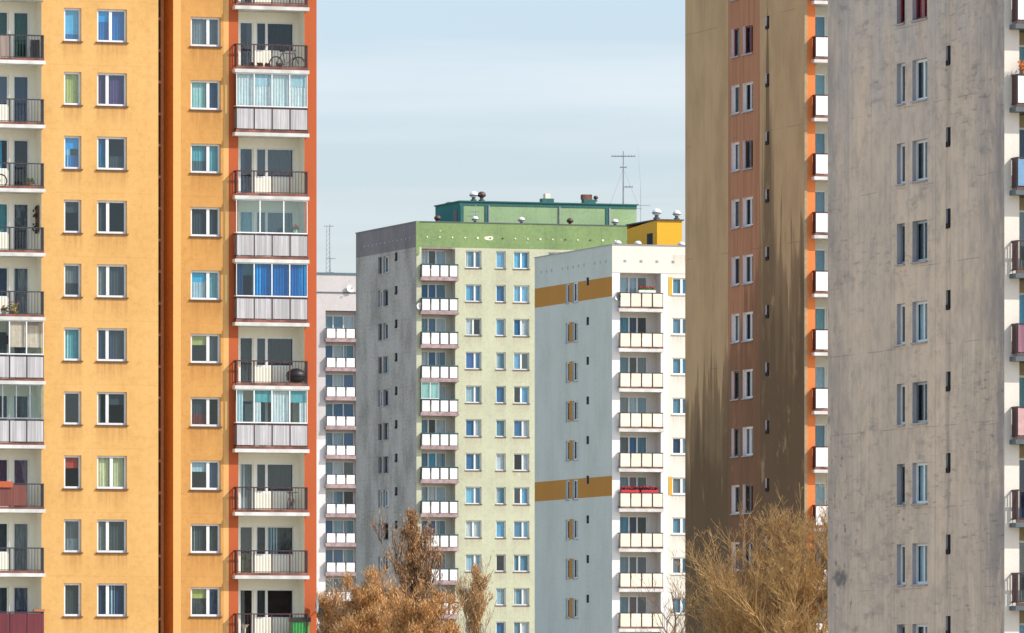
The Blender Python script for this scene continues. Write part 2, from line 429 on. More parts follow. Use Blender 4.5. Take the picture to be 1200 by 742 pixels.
def shell(fr, u0, u1, w0, w1, z1, mat, roof=True, left=False, back=True, right=True, zp=None):
    """the sides of a block nobody sees from the front, and its roof"""
    if right: m = MB(); m.quad([(u1,w0,0),(u1,w1,0),(u1,w1,z1),(u1,w0,z1)]); m.build('wall', mat, fr.o)
    if back: m = MB(); m.quad([(u0,w1,0),(u1,w1,0),(u1,w1,z1),(u0,w1,z1)]); m.build('wall', mat, fr.o)
    if left: m = MB(); m.quad([(u0,w0,0),(u0,w1,0),(u0,w1,z1),(u0,w0,z1)]); m.build('wall', mat, fr.o)
    if roof:
        zr = zp if zp else z1-0.5
        m = MB(); m.quad([(u0+0.01,w0+0.01,zr),(u1-0.01,w0+0.01,zr),(u1-0.01,w1-0.01,zr),(u0+0.01,w1-0.01,zr)]); m.build('roof', ROOF, fr.o)
def cap(fr, u0, u1, w0, w1, z, mat=CAPM, t=0.25, h=0.07):
    m = MB()
    m.box(u0-0.05, u1+0.05, w0-0.05, w0+t, z, z+h); m.box(u0-0.05, u0+t, w0+t, w1, z, z+h)
    m.box(u1-t, u1+0.05, w0+t, w1, z, z+h); m.box(u0-0.05, u1+0.05, w1, w1+0.05, z, z+h)
    m.build('parapet_cap', mat, fr.o)
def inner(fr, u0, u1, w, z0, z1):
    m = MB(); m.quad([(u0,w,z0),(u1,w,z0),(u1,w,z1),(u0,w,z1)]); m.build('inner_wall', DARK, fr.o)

def roof_vent(par, u, w, z, s=1.0, kind=0):
    s *= 0.8
    """turbine cowl on a short pedestal"""
    m = MB(); m.lathe((u, w, z), [(0.0, 0.0), (0.24*s, 0), (0.24*s, 0.14*s), (0.14*s, 0.16*s), (0.14*s, 0.3*s)], 10)
    o = m.build('roof_vent', ROOF if kind else CAPM, par)
    q = MB(); q.lathe((u, w, z+0.3*s), [(0.13*s, 0), (0.27*s, 0.07*s), (0.32*s, 0.2*s), (0.28*s, 0.34*s), (0.14*s, 0.44*s), (0.0, 0.46*s)], 12)
    q.build('cowl', PANW if kind != 2 else SILLM, o, smooth=True)
    q = MB(); q.lathe((u, w, z+0.3*s), [(0.3*s, 0.115*s), (0.326*s, 0.13*s), (0.326*s, 0.18*s), (0.3*s, 0.19*s)], 12); q.build('band', BLACK, o)
    return o

P = 2.7
#=================================================================== A  yellow and orange block, left
A = Frame(52, 324.1, 'apartment_building')
tag(A.o, 'yellow and orange apartment block at the left with two stacks of railed balconies', 'apartment block')
zsA = A.z(49.6, A.u(130)) ; hA = 38.8/F*325
a_sills = [(A.u(75), A.u(95.3)), (A.u(113.8), A.u(148.7))]
YEL = stucco('yellow_render', (0.66, 0.39, 0.135), (0.54, 0.28, 0.08), 0.5, 0.22, 0.34, zo=zsA+0.35, vj=None, sills=a_sills, sill_z=zsA, sill_col=(0.42, 0.20, 0.06))
wB = 1.0
b_s = (A.u(223.5, wB), A.u(258.5, wB)); zsB = A.z(54.5, A.u(240, wB), wB)
OCH = stucco('ochre_render', (0.58, 0.30, 0.085), (0.42, 0.20, 0.055), 0.5, 0.3, 0.2, zo=zsB+0.35, sills=[b_s], sill_z=zsB, sill_col=(0.36, 0.16, 0.04))
YEL2 = stucco('pale_yellow_render', (0.68, 0.39, 0.14), (0.62, 0.30, 0.09), 0.3, 0.2, 0.2, zo=zsB+0.35)
ORA = stucco('orange_render', (0.43, 0.095, 0.027), (0.45, 0.09, 0.03), 0.35, 0.3, 0.15, zo=zsB+0.35)
BRO = stucco('brown_orange_render', (0.50, 0.17, 0.035), (0.28, 0.09, 0.02), 0.5, 0.5, 0.15, zo=zsB+0.35)
ztA = zsA + 3*P
uL0 = -3.05; uL1 = A.u(48.5); uA1 = A.u(185.5)
rows = range(-1, 13)
holesA = []
SP85 = ['pale~+blue_', 'lime', 'cyan^+white<+blue_', 'dgrey^', 'grey+dgrey_', 'mint<+teal', '-', 'red^+-', 'dgrey+pale_', 'dgrey']
SP130 = [('cyan^+blue', 'blue'), ('purple', 'purple'), ('blue+cyan_', 'dgrey_'), ('dgrey', '-'), ('grey', 'dgrey'), ('navy', 'dgrey+navy<'), ('grey<', 'dgrey^'),
         ('cream', 'cream'), ('grey', 'dgrey'), ('navy', 'pale<+navy')]
DV130 = [0.47, 0.36, 0.36, 0.38, 0.38, 0.36, 0.36, 0.5, 0.37, 0.37]
SP240 = [('grey', 'dgrey'), ('mint', 'navy'), ('teal+grey_', 'teal'), ('dgrey', 'dgrey'), ('pale+cyan^', 'teal'), ('lime^', 'dgrey'), ('dgrey+red_', '-'),
         ('pale^', 'navy'), ('grey<+dgrey', 'dgrey'), ('lime^+dgrey', 'navy')]
w85 = []; w130 = []; w240 = []
for k in rows:
    z0 = zsA - k*P
    w85.append((a_sills[0][0], a_sills[0][1], z0, z0+hA)); w130.append((a_sills[1][0], a_sills[1][1], z0, z0+hA))
    z0 = zsB - k*P; w240.append((b_s[0], b_s[1], z0, z0+34.5/F*327))
m = MB(); m.sheet(w85+w130, uL1, uA1, 0, ztA, 0.0, 0.2); m.build('wall', YEL, A.o)
m = MB(); m.sheet([], uL0-3.2, uL0, 0, ztA, 0.0); m.build('wall', YEL, A.o)
for i, k in enumerate(rows):
    q = k % 10
    h = w85[i]; window(A.o, 'F', *h, rec=0.12, div=(), specs=(SP85[q],), fw=0.085, gm=GLASS_B if 'blue' in SP85[q] else GLASS)
    h = w130[i]; window(A.o, 'F', *h, rec=0.12, div=(DV130[q],), specs=SP130[q], fw=0.085, mw=0.13, gm=GLASS_B if q in (0,) else GLASS)
    h = w240[i]; window(A.o, 'F', *h, d=wB, rec=0.12, div=(0.6,), specs=SP240[q], fw=0.085, mw=0.13)
# stairwell recess
wR = 2.5; uR1 = A.u(203, wB)
m = MB(); m.quad([(uA1, 0, 0), (uA1, wR, 0), (uA1, wR, ztA), (uA1, 0, ztA)]); m.build('wall', YEL, A.o)
m = MB(); m.quad([(uR1, wB, 0), (uR1, wR, 0), (uR1, wR, ztA), (uR1, wB, ztA)]); m.build('wall', BRO, A.o)
st = []
for k in rows:
    zz = zsA - k*P
    st += [(uA1+0.06, uR1-0.12, zz-0.02, zz+1.22), (uA1+0.06, uR1-0.12, zz+1.34, zz+2.56)]
SAL = plain('salmon_render', (0.55, 0.30, 0.18), 0.9)
m = MB(); m.sheet(st, uA1, uR1, 0, ztA, wR, 0.08); m.build('wall', SAL, A.o)
for h in st: window(A.o, 'F', *h, d=wR, rec=0.06, div=(0.33, 0.66), specs=('-',), fm=WOODF, fw=0.04, mw=0.03, sill=None)
# section B strips
s1, s2, s3, s4, s5, s6 = A.u(212, wB), A.u(262, wB), A.u(268, wB), A.u(279.3, wB), A.u(356.8, wB), A.u(371, wB)
m = MB(); m.sheet([], uR1, s1, 0, ztA, wB); m.build('wall', YEL2, A.o)
m = MB(); m.sheet(w240, s1, s2, 0, ztA, wB, 0.2); m.build('wall', OCH, A.o)
m = MB(); m.sheet([], s2, s3, 0, ztA, wB); m.build('wall', YEL2, A.o)
m = MB(); m.sheet([], s3, s4, 0, ztA, wB); m.sheet([], s5, s6, 0, ztA, wB); m.build('wall', ORA, A.o)
m = MB(); m.quad([(s6, wB, 0), (s6, 13, 0), (s6, 13, ztA), (s6, wB, ztA)]); m.build('wall', ORA, A.o)
shell(A, uL0-3.2, s6, 0.0, 13, ztA, YEL, roof=True, right=False, left=True)
inner(A, uL1, uA1-0.02, 1.3, 0.1, ztA-0.6); inner(A, uR1+0.02, s4, wB+1.3, 0.1, ztA-0.6); inner(A, uA1+.02, uR1-.02, wR+1.0, 0.1, ztA-0.6)

def loggia(fr, u0, u1, w, dep, ztop, zs, openings, wallm=LOGW, floors=rows, P=P, specs=None, fw=0.07, solid=()):
    """recess between u0 and u1: side walls, back wall with openings (a0, a1, low, high, divisions, kind)"""
    zlo = 0.0
    m = MB()
    m.quad([(u0, w, zlo), (u0, w+dep, zlo), (u0, w+dep, ztop), (u0, w, ztop)])
    m.quad([(u1, w, zlo), (u1, w+dep, zlo), (u1, w+dep, ztop), (u1, w, ztop)])
    hs = []
    for k in floors:
        zt = zs - k*P
        for (a0, a1, lo, hi, dv, kind) in openings: hs.append((a0, a1, zt+lo, zt+hi))
    m.sheet(hs, u0, u1, zlo, ztop, w+dep, 0.1); m.build('loggia_wall', wallm, fr.o)
    inner(fr, u0, u1, w+dep+1.3, 0.1, ztop-0.6)
    for k in floors:
        zt = zs - k*P
        sp = specs(k) if specs else None
        for j, (a0, a1, lo, hi, dv, kind) in enumerate(openings):
            window(fr.o, 'F', a0, a1, zt+lo, zt+hi, d=w+dep, rec=0.05, div=dv, specs=(sp[j] if sp else ('-',)), fw=fw, mw=0.11, sill=None,
                   name='balcony_door' if kind == 'd' else 'window')

dep = 0.9
# left stack: slab top just above the white band
zsL = A.z(71.5, A.u(25)); wbk = dep
oL = [(A.u(17, wbk)-0.06, A.u(33, wbk)+0.06, 0.05, 2.17, (), 'd'), (A.u(-22, wbk), A.u(10.5, wbk), 0.85, 2.17, (0.3, 0.62), 'w')]
SL = {0: (('green',), ('green',)), 1: (('navy',), ('navy',)), 2: (('-',), ('cyan<+-',)), 3: (('dgrey',), ('teal',)), 4: (('grey+navy<',), ('navy',)),
      5: (('dgrey',), ('grey',)), 6: (('dgrey',), ('dgrey',)), 7: (('plum',), ('plum',)), 8: (('grey',), ('dgrey',)), 9: (('navy',), ('navy<',))}
FAB['green'] = (0.01, 0.10, 0.055)
loggia(A, uL0, uL1, 0.0, dep, ztA, zsL, oL, specs=lambda k: SL[k % 10])
LB = {}
for k in range(-1, 12):
    zt = zsL - k*P
    kw = dict(rail=RAIL_K, fh=0.10)
    if k in (5, 6): kw.update(panels='1', pm=CORR, gap=0.03, bars=False)
    elif k == 9: kw.update(panels='1', pm=CORR_D, gap=0.02, bars=False)
    elif k == 0: kw.update(panels='11..', pm=CORR_T, gap=0.02)
    elif k == 7: kw.update(panels='111.', pm=CORR_R, gap=0.0)
    LB[k] = balcony(A.o, uL0-0.12, A.u(53.4, -0.42), 0.0, 0.42, dep-0.004, zt, **kw)
    if k == 5: glazing(LB[k], uL0-0.12, A.u(53.4, -0.42), 0.0, 0.42, zt+1.1, zt+P-0.15, n=4, specs=('-', '-', 'beige~', 'beige^+beige~'))
    if k == 6: glazing(LB[k], uL0-0.12, A.u(53.4, -0.42), 0.0, 0.42, zt+1.1, zt+P-0.15, n=5, fm=STEEL, specs=('-',))
# right stack
zsR = A.z(82.6, A.u(320, wB), wB); wbk = wB+dep
oR = [(A.u(281, wbk)-.02, A.u(297.5, wbk), 0.05, 2.15, (), 'd'), (A.u(300, wbk), A.u(345, wbk), 0.86, 2.15, (0.28,), 'w')]
SR = {0: (('dgrey>',), ('dgrey', 'teal+dgrey')), 1: (('white',), ('white',)), 2: (('navy<+-',), ('dgrey', 'dgrey')), 3: (('teal',), ('dgrey', 'dgrey')),
      4: (('navy',), ('cyan', 'blue')), 5: (('dgrey',), ('dgrey', 'teal+dgrey')), 6: (('dgrey',), ('teal', 'grey')), 7: (('white<+grey',), ('dgrey', 'dgrey')),
      8: (('dgrey+lime_',), ('dgrey', 'dgrey+pale<')), 9: (('grey<',), ('dgrey', '-'))}
FAB['teal'] = (0.06, 0.16, 0.18)
loggia(A, s4, s5, wB, dep, ztA, zsR, oR, specs=lambda k: SR[k % 10])
RB = {}
uRb0, uRb1 = A.u(275.5, wB-0.42), A.u(362.6, wB-0.42)
for k in range(-2, 11):
    zt = zsR - k*P
    kw = dict(rail=RAIL_M)
    if (k+1) in (2, 4, 5, 7): kw.update(panels='1', pm=CORR, gap=0.03, bars=False)
    RB[k] = balcony(A.o, uRb0, uRb1, wB, 0.42, dep-0.004, zt, **kw)
    gl = {2: dict(n=4, specs=('white', 'white+pale^', 'white', 'white+pale^')), 4: dict(n=3, specs=('-',)),
          5: dict(n=4, specs=('navy<+-', 'cyan<+blue', 'blue', 'cyan>+blue'), gm=GLASS_B), 7: dict(n=4, specs=('pale<', 'white<+teal^', 'white', 'white>+teal^'))}.get(k+1)
    if gl: glazing(RB[k], uRb0, uRb1, wB, 0.42, zt+1.1, zt+P-0.15, **gl)

#=================================================================== generic far block
BLU = ['blue', 'cyan', 'pale', 'white', 'teal', 'mint', 'grey', 'dgrey']
FAB['teal2'] = (0.12, 0.28, 0.36)
def rnd_spec():
    r = R.random()
    if r < 0.15: return 'blue'
    if r < 0.27: return 'teal2'
    if r < 0.46: return 'white<+teal2'
    if r < 0.68: return 'white'
    if r < 0.86: return 'pale'
    if r < 0.94: return 'navy>+pale'
    return '-'

def gable(fr, L, zt, wins, vent, zrow, nrow, mats, base_mat, rev_mat, fr_mats=(WHITE,), zvent=0.0, vh=0.62, inf=None, k0=0, specs=None, rec=0.17, hw=1.35):
    """end wall on the left side: two narrow windows and a small vent per floor"""
    holes = []; vh_l = []; ww = []
    for k in range(k0, nrow):
        for j, (a0, a1) in enumerate(wins):
            z0 = zrow - k*P; ww.append((k, j, (a0, a1, z0, z0+hw))); holes.append(ww[-1][2])
        if vent: vh_l.append((vent[0], vent[1], zrow-k*P+zvent, zrow-k*P+zvent+vh))
    m = MB(); m.sheet(holes+vh_l, 0.0, L, 0.0, zt, 0.0, 0.2, 0, 1)
    m.build('wall', [base_mat, rev_mat], fr.o, 'G')
    m = MB(); m.quad([(2.5, 1.6, 0.1), (L-0.3, 1.6, 0.1), (L-0.3, 1.6, zt-0.6), (2.5, 1.6, zt-0.6)]); m.build('inner_wall', DARK, fr.o, 'G')
    for (k, j, h) in ww:
        sp = specs(k, j) if specs else R.choice([('white',), ('white<',), ('grey',), ('-',), ('dgrey',)])
        fm = R.choice(fr_mats) if not callable(fr_mats) else fr_mats(k, j)
        window(fr.o, 'G', *h, rec=rec, div=(0.45,) if (h[1]-h[0]) > 1.1 else (), specs=sp, fm=fm, fw=0.09, mw=0.1, sill=SILLG, sill_over=0.03)
    for h in vh_l:
        m = MB(); m.box(h[0]+.004, h[1]-.004, 0.07, 0.18, h[2]+.004, h[3]-.004)
        n = 0; m.box(h[0]+0.05, h[1]-0.05, -0.03, 0.0-0.003, h[2]-0.04, h[2]+0.13)
        for i in range(n):
            zz = h[2]+(h[3]-h[2])*(i+0.3)/n; m.box(h[0]+0.01, h[1]-0.01, 0.02, 0.048, zz, zz+0.03)
        m.build('vent', VENT_DARK, fr.o, 'G')

#=================================================================== pink block far behind
K = Frame(371, 709, 'apartment_building')
tag(K.o, 'farthest pale pink block squeezed between the orange wall and the dark grey gable', 'apartment block')
PNK = stucco('pink_render', (0.55, 0.51, 0.50), (0.40, 0.37, 0.36), 0.4, 0.3, 0.2)
PWH = stucco('off_white_render', (0.74, 0.70, 0.68), (0.5, 0.45, 0.45), 0.3, 0.2, 0.15)
ztK = K.z(322); kz = K.z(398.5, K.u(398)); k0_, k1_ = K.u(381.5), K.u(426)
m = MB(); m.sheet([], -12, 22, kz+1.08+1.6+0.02, ztK, 0.0); m.build('wall', PNK, K.o)
m = MB(); m.sheet([], -12, k0_, kz+1.08-5*P+3.2, kz+2.7, 0.0); m.sheet([], k1_, 22, 0, kz+2.7, 0.0); m.build('wall', PNK, K.o)
m = MB(); m.sheet([], -12, k0_, 0, kz+1.08-5*P+3.2, 0.0); m.build('wall', PWH, K.o)
shell(K, -12, 22, 0, 14, ztK, PNK, left=True); cap(K, -12, 22, 0, 14, ztK, plain('slate_cap_metal', (0.10, 0.15, 0.18), 0.6), h=0.22)
m = MB(); m.box(-12, 22, -0.04, -0.003, K.z(343.5), K.z(341.8)); m.build('ledge', CAPM, K.o)
loggia(K, k0_, k1_, 0, 1.0, kz+2.7, kz, [(k0_+0.05, k1_-0.6, 0.7, 2.3, (0.33, 0.66), 'w')], wallm=PNK, floors=range(0, 13),
       specs=lambda k: ((rnd_spec(), rnd_spec(), rnd_spec()),))
for k in range(0, 13):
    balcony(K.o, K.u(381.8, -0.45), k1_+0.1, 0, 0.45, 0.99, kz-k*P, fasc=FASC2, slabm=FASC2, rail=RAIL_M, panels='1', pm=PANW, bars=False, gap=0.08, fh=0.14, slab=0.2)
def antenna(name, label, base, h, arms, r=0.035, group=None):
    t = empty(name, base, 0); tag(t, label, 'antenna', group)
    m = MB(); m.tube((0, 0, 0), (0, 0, h), r, r*0.6, 6); m.build('mast', STEEL, t)
    for (z, a, b) in arms:
        m = MB(); m.tube((a, 0, z), (b, 0, z), r*0.55, r*0.55, 5)
        n = max(2, int(abs(b-a)/0.25))
        for i in range(n+1):
            x = a+(b-a)*i/n; m.tube((x, -0.22, z), (x, 0.22, z), r*0.3, r*0.3, 4)
            m.tube((x, 0, z-0.1), (x, 0, z+0.1), r*0.3, r*0.3, 4)
        m.build('aerial', STEEL, t)
    return t
zr = ztK+0.1
def world_pt(fr, u, w, z): return (fr.X0+u*cos(TH)-w*sin(TH), fr.Y0+u*sin(TH)+w*cos(TH), z)
uu = K.u(386.5, 3)
tA = antenna('antenna_mast', 'thin lattice antenna on the flat roof of the pink block', world_pt(K, uu, 3, ztK-0.5), 5.4, [(4.6+.6, -0.5, 0.3), (2.2, -0.2, 0.5)], 0.045)
m = MB()
for s in (-0.35, 0.1): m.tube((s, 0.1, 0), (s*0.6-0.1, 0.1, 5.1), 0.03, 0.02, 5)
for i in range(12): m.tube((-0.35+0.01*i, 0.1, 0.42*i), (0.08-0.008*i, 0.1, 0.42*i+0.42), 0.014, 0.014, 4)
m.build('lattice', STEEL, tA)
m = MB(); m.box(-0.35, 0.35, -0.3, 0.3, 0, 0.9); m.build('base_box', FASC, tA)

#=================================================================== green block
N = Frame(488, 613.5, 'apartment_building')
tag(N.o, 'pale green block with a dark grey gable and a green band round its top', 'apartment block')
Lg = 16.3
ztN = N.z(260); uN1 = N.u(743); zN = N.z(314.3, N.u(555)); hN = 20.5/F*615
n_w = [(N.u(545.7), N.u(564.2)), (N.u(581.3), N.u(592.6)), (N.u(602), N.u(620.3))]
n_w += [(n_w[2][1]+1.6, n_w[2][1]+2.85), (n_w[2][1]+4.1, n_w[2][1]+5.35)]
PGR = stucco('pale_green_render', (0.51, 0.52, 0.37), (0.39, 0.39, 0.28), 0.6, 0.25, 0.2, zo=zN+0.35, sills=n_w, sill_z=zN, sill_col=(0.40, 0.34, 0.24), patch=0.5, patch_col=(0.72, 0.68, 0.52))
GRB = stucco('green_band_render', (0.22, 0.31, 0.125), (0.14, 0.21, 0.09), 0.7, 0.5, 0.1, patch=0.8, patch_col=(0.5, 0.56, 0.34))
GGB = stucco('blue_grey_gable_render', (0.46, 0.44, 0.40), (0.23, 0.22, 0.19), 0.8, 0.45, 0.3, axis='Y', zo=zN, vj=5.4)
GTB = stucco('dark_grey_band_render', (0.22, 0.205, 0.21), (0.13, 0.12, 0.125), 0.6, 0.5, 0.1, axis='Y')
zb = N.z(289.5)
holesN = []; ws = []
for k in range(0, 14):
    for j, (a0, a1) in enumerate(n_w): ws.append((k, j, (a0, a1, zN-k*P, zN-k*P+hN)))
b0, b1 = N.u(494), N.u(533.5)
zNs = N.z(326.3, N.u(515))
m = MB(); m.sheet([w_[2] for w_ in ws], b1, uN1, 0, zb, 0.0, 0.22); m.sheet([], 0, b0, 0, zb, 0.0); m.build('wall', PGR, N.o)
m = MB(); m.sheet([], -0.0, uN1, zb, ztN, 0.0); m.build('wall', GRB, N.o)
for (k, j, h) in ws:
    if h[2] < 1: continue
    one = j in (1, 4)
    window(N.o, 'F', *h, rec=0.15, div=() if one else (R.choice([0.4, 0.6, 0.5, 0.6]),), specs=(rnd_spec(), rnd_spec()), fw=0.09, mw=0.14,
           gm=R.choice([GLASS, GLASS, GLASS_B]))
inner(N, b1, uN1, 1.4, 0.1, zb)
loggia(N, b0, b1, 0, 1.0, zb, zNs, [(b0+0.05, b1-0.45, 0.75, 2.3, (0.36, 0.64), 'w')], wallm=stucco('loggia_green_grey', (0.58, 0.58, 0.50), amount=0.2, streak=0.2, joint=0), floors=range(0, 14),
       specs=lambda k: ((rnd_spec(), R.choice(['blue', 'white', 'cyan', '-']), rnd_spec()),))
m = MB(); m.box(b0, b1, 0.0, 1.0, zb-0.12, zb-0.004); m.build('soffit', FASC2, N.o)
for k in range(0, 14):
    b = balcony(N.o, N.u(493.2, -0.45), N.u(538, -0.45), 0, 0.45, 0.99, zNs-k*P, fasc=FASC2, slabm=FASC2, rail=RAIL_M, panels='1', pm=PANW, bars=False, gap=0.075, fh=0.10, slab=0.2, top=TEAL, side=TEAL)  # teal sides paint the shade on the balcony ends
    if k == 4: glazing(b, N.u(493.2, -0.45), (b0+b1)/2, 0, 0.45, zNs-k*P+1.15, zNs-k*P+P-0.2, n=2, specs=('mint',))
# dotted row of attic vents
for i in range(17):
    u = 0.9+i*1.06
    m = MB(); r = 0.065 if i % 5 != 4 else 0.09
    m.lathe((0, 0, 0), [(0.0, 0.05), (r, 0.05), (r, 0), (r*0.6, -0.02), (0, -0.02)], 8)
    m.v = [(u+x, -0.01-y_*0+(-z)*0.6, N.z(277.5)+y_) for (x, y_, z) in m.v]
    m.build('attic_vent', BLACK if i in (5, 6, 11, 13) else PANC, N.o)
m = MB(); cx, cz = N.u(573), N.z(277.5)
pr = [(0.38, .0), (0.3, .13), (0.12, .17), (-.1, .14), (-.33, .12), (-.4, .0), (-.3, -.12), (0, -.16), (.27, -.14)]
m.quad([(cx+a_, -0.004, cz+b_) for a_, b_ in pr]); m.build('plaster_patch', PANC, N.o)
m = MB(); m.box(-0.06, 0.22, -0.10, 0.0-0.003, zb-0.6, ztN+0.06); m.build('corner_strip', GRB, N.o)
# gable
gw = [(N.w(447.2), N.w(443.2)), (N.w(455.2), N.w(449.2))]
zgN = N.z(320.4, 0, N.w(449)); 
def nspec(k, j): return R.choice([('white',), ('grey',), ('-',), ('dgrey',), ('pale',)])
gable(N, Lg, zb, gw, (N.w(465.8), N.w(462.6)), zgN, 14, None, GGB, stucco('grey_reveal', (0.30, 0.33, 0.36), amount=0.3, streak=0.2, joint=0), fr_mats=(WHITE, WOODF, STEEL), zvent=0.85, vh=0.65, specs=nspec)
m = MB(); m.sheet([], 0, Lg, zb, ztN, 0.0); m.build('wall', GTB, N.o, 'G')
for i in range(12):
    a = 1.6+i*1.12; m = MB(); m.box(a, a+0.16, -0.02, 0.02, N.z(277.5)-0.06, N.z(277.5)+0.06); m.build('attic_vent', STEEL, N.o, 'G')
shell(N, 0, uN1, 0, Lg, ztN, PGR, left=False); cap(N, 0, uN1, 0, Lg, ztN)
# rooftop house
wp = 4.6; p0, p1 = N.u(539.5, wp), N.u(746, wp); Lp = 6.6; zp0, zp1 = ztN-0.5, N.z(236.5, p0, wp)
rh = MB(); rh.sheet([], p0, p1, zp0, zp1, wp); rh.quad([(p1, wp, zp0), (p1, wp+Lp, zp0), (p1, wp+Lp, zp1), (p1, wp, zp1)])
rh.quad([(p0, wp+Lp, zp0), (p1, wp+Lp, zp0), (p1, wp+Lp, zp1), (p0, wp+Lp, zp1)])
PHG = stucco('light_green_panels', (0.29, 0.40, 0.22), (0.19, 0.29, 0.14), 0.5, 0.4, 0.0, patch=0.5, patch_col=(0.5, 0.55, 0.3))
ph = rh.build('rooftop_house', PHG, N.o)
m = MB(); m.quad([(p0, wp, zp0), (p0, wp+Lp, zp0), (p0, wp+Lp, zp1-0.05), (p0, wp+Lp*0.5, zp1+0.18), (p0, wp, zp1)])
m.build('gable_wall', stucco('teal_gable_render', (0.03, 0.19, 0.17), (0.015, 0.10, 0.10), 0.4, 0.4, 0.0), ph)
m = MB(); m.box(p0-0.1, p1+0.15, wp-0.15, wp+Lp+0.1, zp1+0.004, zp1+0.1); m.box(p0-0.08, p1, wp-0.05, wp-0.004, zp1-0.28, zp1); m.build('eaves_trim', TEAL, ph)
for px in (541.3, 570, 711.5):
    m = MB(); uu = N.u(px, wp); m.box(uu-0.13, uu+0.13, wp-0.06, wp-0.003, zp0, zp1-0.285); m.build('corner_post', TEAL, ph)
for px in (572, 713.5, 655): m = MB(); uu = N.u(px, wp); m.box(uu, uu+0.09, wp-0.12, wp-0.064, zp0, zp1-0.25); m.build('downpipe', STEEL, ph)
m = MB(); m.box(p0-0.03, p0-0.003, wp+0.8, wp+1.7, zp0+0.2, zp0+1.9); m.build('door', BLACK, ph)
for (px, s, kd) in ((555, 1.35, 1), (564.5, 1.35, 2)): roof_vent(N.o, N.u(px, wp+0.8), wp+0.8, zp1+0.1, s, kd)
for px, kd in ((641, 2), (690, 1)):
    uu = N.u(px, wp+0.8)
    m = MB(); m.box(uu-0.5, uu+0.5, wp+0.5, wp+1.2, zp1+0.102, zp1+0.45); c = m.build('chimney', TEAL, N.o)
    m = MB(); m.box(uu-0.22 if kd == 2 else uu-0.6, uu+0.22 if kd == 2 else uu+0.2, wp+0.55, wp+1.1, zp1+0.452, zp1+0.85); m.build('cover', PANC if kd == 2 else FASC, c)
    if kd == 1: roof_vent(N.o, uu+0.6, wp+0.8, zp1+0.3, 0.8, 2)
for px, kd in ((512.7, 2), (556.7, 1), (611, 1), (668, 2), (720.7, 1)): roof_vent(N.o, N.u(px, 0.9), 0.9, ztN-0.05, 1.1, kd)
for px, (lab) in ((557.5, 0),):
    t = antenna('television_aerial', 'small dark aerial beside the vent on the left part of the green parapet', world_pt(N, N.u(557.5, 1.4), 1.4, ztN-0.3), 1.9, [(1.3, -0.5, 0.3), (0.95, -0.7, 0.1)], 0.04)
um = N.u(730.5, wp+1.5)
t = antenna('antenna_mast', 'tall antenna mast with cross arms on the green rooftop house', world_pt(N, um, wp+1.5, zp1+0.1), (236-172)/F*620,
            [(4.0, -0.95, 0.95), (3.1, -0.25, 0.25), (1.5, 0.0, 0.75)], 0.075)
m = MB()
for s in (-1.1, 1.2): m.tube((s, 0, 0), (0, 0, 3.0), 0.012, 0.012, 4)
m.build('guy_wire', STEEL, t)
t = antenna('television_aerial', 'thin whip aerial standing just right of the green rooftop house', world_pt(N, N.u(750.8, 6), 6, ztN-3), 6.6, [(5.1, -0.1, 0.75), (4.85, -0.35, 0.1)], 0.03)
m = MB(); m.tube((0, 0, 6.6), (-0.22, 0, 9.9), 0.012, 0.006, 4); m.build('whip', STEEL, t)
t = empty('television_aerial', (0, 0, 0)); bpy.data.objects.remove(t)

#=================================================================== blue and white block
B = Frame(717.3, 518, 'apartment_building')
tag(B.o, 'white block with a blue gable crossed by two ochre bands, cream balcony panels', 'apartment block')
Lb = 16.4; ztB = B.z(287); uB1 = B.u(850)
zBw = B.z(345.4, B.u(790)); hB = 19.6/F*521
bw = [(B.u(788), B.u(806)), (B.u(806)+1.7, B.u(806)+2.8), (B.u(806)+4.0, B.u(806)+5.1)]
bw = [h for h in bw if h[1] < uB1-0.3]
WHR = stucco('white_render', (0.70, 0.67, 0.59), (0.62, 0.58, 0.50), 0.3, 0.2, 0.15, sills=bw, sill_z=zBw, sill_col=(0.5, 0.45, 0.36))
WHS = stucco('smooth_white_paint', (0.74, 0.72, 0.71), (0.66, 0.66, 0.66), 0.15, 0.12, 0.1)
BGB = stucco('blue_grey_render', (0.56, 0.60, 0.55), (0.41, 0.44, 0.40), 0.45, 0.35, 0.1, axis='Y', vj=5.4, zo=zBw)
OCB = stucco('ochre_band_paint', (0.46, 0.21, 0.028), (0.36, 0.155, 0.02), 0.3, 0.3, 0.0, axis='Y')
ob0, ob1 = B.u(726.7), B.u(774.6)
zsB2 = B.z(362, B.u(750))
zso = B.z(319.8, B.u(745)); pil = B.u(782.5)
m = MB(); m.sheet([], 0, uB1, zso, ztB, -0.0); m.build('wall', WHR, B.o)
m = MB(); m.sheet([], 0, ob0, 0, zso, 0.03); m.sheet([], ob1, pil, 0, zso, 0.03); m.build('wall', WHS, B.o)
wsB = [(k, j, (a0, a1, zBw-k*P, zBw-k*P+hB)) for k in range(0, 14) for j, (a0, a1) in enumerate(bw) if zBw-k*P > 1]
m = MB(); m.sheet([x[2] for x in wsB], pil, uB1, 0, zso, 0.03, 0.12); m.build('wall', WHR, B.o)
for (k, j, h) in wsB:
    o = window(B.o, 'F', *h, d=0.03, rec=0.08, div=(0.62,), specs=(R.choice(['teal2', 'navy', 'grey', 'teal2']), R.choice(['pale', 'cyan', 'teal2'])), fw=0.085, mw=0.16, sill=CONC)
    if j == 0 and k in (0, 5):
        m = MB(); m.box(h[0]-0.26, h[0]-0.01, 0.005, 0.028, h[2]-0.05, h[3]+0.05); q = m.build('shutter', plain('orange_yellow_paint', (0.75, 0.38, 0.02), 0.6), o)
inner(B, pil, uB1, 1.4, 0.1, zso)
m = MB(); m.sheet([], pil-0.001, pil, 0, 0.1, 0); 
